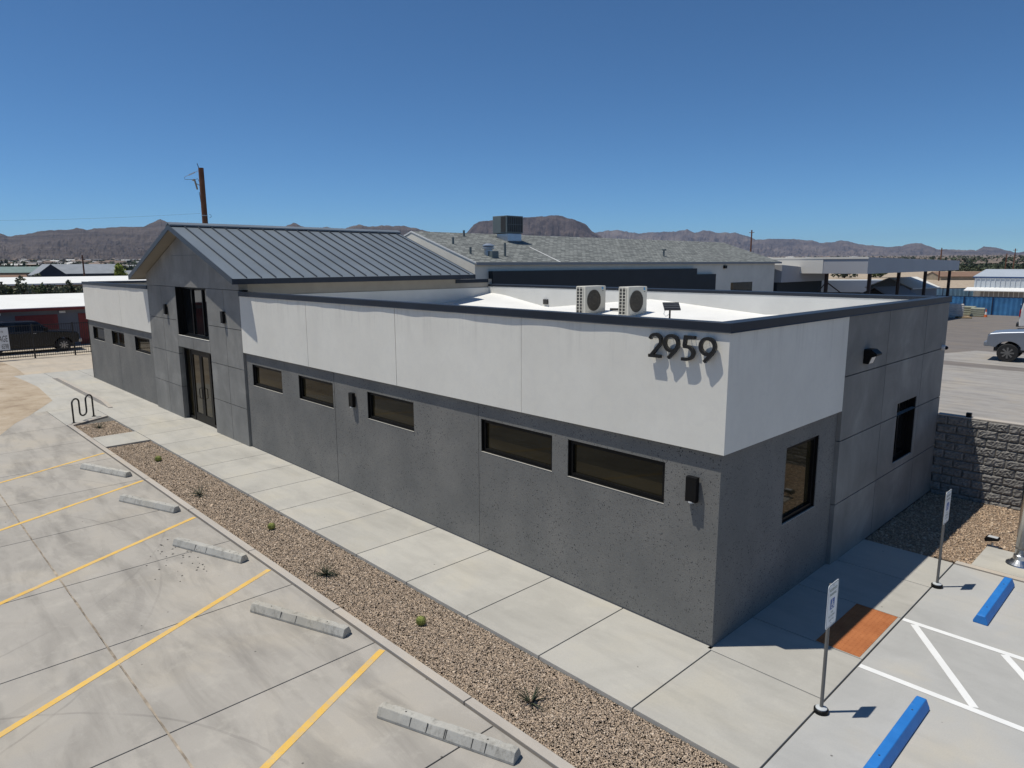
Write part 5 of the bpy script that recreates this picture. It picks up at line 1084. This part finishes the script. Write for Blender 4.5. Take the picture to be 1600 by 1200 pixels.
a = MB(); a.lathe([(0.172, 8.15), (0.172, 8.2)], (0, 0, 0), 14); a.build('band', 'galvanised', UP, local=True)
a = MB(); e0, e1 = Vector((-0.2, -0.2, 8.3)), Vector((-30, -26, 9.3)); a.tube([e0.lerp(e1, k / 14) + Vector((0, 0, -1.4 * 4 * (k / 14) * (1 - k / 14) * 0.5)) for k in range(15)], 0.004, 4); a.build('span_wire', 'wire_black', UP, local=True)
PL = 'thin far utility poles'
for (x, y, h, lb) in ((-51.0, 205, 9.2, 'far utility pole rising above the canopy roof'), (-54.5, 299.6, 8.5, 'shorter far utility pole left of the thick one by the tree line'), (-45.9, 266, 9.7, 'tall thick far utility pole above the pale blue metal building'), (-67, 130.4, 12.2, 'far utility pole above the right end of the shingle roof'), (-171.0, 30.3, 7.6, 'dark post standing before the slate house')):
    t = thing('utility_pole', lb, 'utility pole', (x, y, -0.1), 0, PL); a = MB(); a.tube([(0, 0, 0), (0, 0, h)], 0.2, 8, r2=0.14); a.build('pole', 'pole_wood', t, local=True); a = MB(); a.tube([(-0.7, 0.3, h - 0.5), (0.7, -0.3, h - 0.5)], 0.06, 5); a.build('crossarm', 'pole_wood', t, local=True)

# ------------------------------------------------------------------ far town, brush and tree belts (seen as one mass)
def pos_at(az, r): return CX + r * math.sin(R(az)), CY + r * math.cos(R(az))
V = []; F = []; C = []; rr_ = random.Random(3)
for k in range(620):
    az = rr_.uniform(-90, -52) if k < 420 else rr_.uniform(-36, -19); r_ = 320 * (2500 / 320) ** (rr_.random() ** 0.8); x, y = pos_at(az, r_); z = T(r_) - 0.2
    if r_ < 420 and az < -70: continue
    L_, W__, h = rr_.uniform(7, 18), rr_.uniform(6, 11), rr_.uniform(2.4, 4.0); th = rr_.uniform(0, 3.14); c, s_ = math.cos(th), math.sin(th); n0 = len(V); hr = h + rr_.uniform(.6, 1.6)
    for (u, v, w) in ((-L_, -W__, 0), (L_, -W__, 0), (L_, W__, 0), (-L_, W__, 0), (-L_, -W__, h), (L_, -W__, h), (L_, W__, h), (-L_, W__, h), (-L_, 0, hr), (L_, 0, hr)): V.append((x + (u * c - v * s_) / 2, y + (u * s_ + v * c) / 2, z + w))
    wc = rr_.choice([(0.45, 0.38, 0.29), (0.55, 0.5, 0.43), (0.3, 0.24, 0.19), (0.2, 0.2, 0.2)]); rc_ = rr_.choice([(0.2, 0.14, 0.1), (0.3, 0.3, 0.3), (0.65, 0.64, 0.6), (0.24, 0.18, 0.14), (0.14, 0.13, 0.13)])
    C += [wc] * 4 + [rc_] * 6
    F += [(n0, n0 + 1, n0 + 5, n0 + 4), (n0 + 1, n0 + 2, n0 + 6, n0 + 5), (n0 + 2, n0 + 3, n0 + 7, n0 + 6), (n0 + 3, n0, n0 + 4, n0 + 7), (n0 + 4, n0 + 5, n0 + 9, n0 + 8), (n0 + 6, n0 + 7, n0 + 8, n0 + 9), (n0 + 5, n0 + 6, n0 + 9, n0 + 9), (n0 + 7, n0 + 4, n0 + 8, n0 + 8)]
o = raw_mesh('far_town', np.array(V), np.array([f if len(set(f)) == 4 else (f[0], f[1], f[2], f[2]) for f in F])[[i for i, f in enumerate(F) if len(set(f)) == 4]], 'vcol', np.array(C)); tag(o, 'tiny houses of the town spread at the foot of the mountains', 'town', kind='stuff')
def belt(name, label, n, azr, rrange, size, mat, zlift=0.0):
    Vs = []
    for k in range(n):
        az = rr_.uniform(*azr); r_ = rrange[0] * (rrange[1] / rrange[0]) ** rr_.random(); x, y = pos_at(az, r_); z = T(r_) - 0.2; s_ = size * rr_.uniform(.5, 1.3)
        m_ = 14; d = rng.normal(size=(m_, 3)); d /= np.linalg.norm(d, axis=1)[:, None]; c = np.array([x, y, z + s_ * 0.55]) + d * np.array([s_ * .55, s_ * .55, s_ * .45]); u = rng.normal(size=(m_, 3)) * s_ * .2; w = rng.normal(size=(m_, 3)) * s_ * .2
        Vs.append(np.stack([c - u, c - w, c + u, c + w], 1))
    Vq = np.concatenate(Vs).reshape(-1, 3); o = raw_mesh(name, Vq, np.arange(len(Vq)).reshape(-1, 4), mat); tag(o, label, 'trees', kind='stuff')
belt('far_brush', 'dark brush and small trees scattered through the distant town', 2600, (-92, -52), (240, 2600), 3.6, 'foliage_dark')
belt('far_tree_belt', 'dark green tree belt below the far mountains on the right', 2400, (-15.5, -2), (400, 500), 2.2, 'foliage_dark')
belt('far_valley_brush', 'dark specks of brush on the far valley floor', 1500, (-52, -2), (700, 3500), 3.5, 'foliage_dark')

# ------------------------------------------------------------------ haze
hz = bpy.data.materials.new('haze'); hz.use_nodes = True; nt = hz.node_tree
for n_ in list(nt.nodes):
    if n_.type != 'OUTPUT_MATERIAL': nt.nodes.remove(n_)
pv = nt.nodes.new('ShaderNodeVolumePrincipled'); pv.inputs['Color'].default_value = (0.55, 0.70, 0.98, 1); pv.inputs['Density'].default_value = 5.0e-5; pv.inputs['Anisotropy'].default_value = 0.2
nt.links.new(pv.outputs[0], [n_ for n_ in nt.nodes if n_.type == 'OUTPUT_MATERIAL'][0].inputs['Volume']); M['haze'] = hz
hzo = MB().box(-9600, 9600, -9600, 9600, -2.0, 345.0).build('haze', 'haze'); hzo['kind'] = 'stuff'
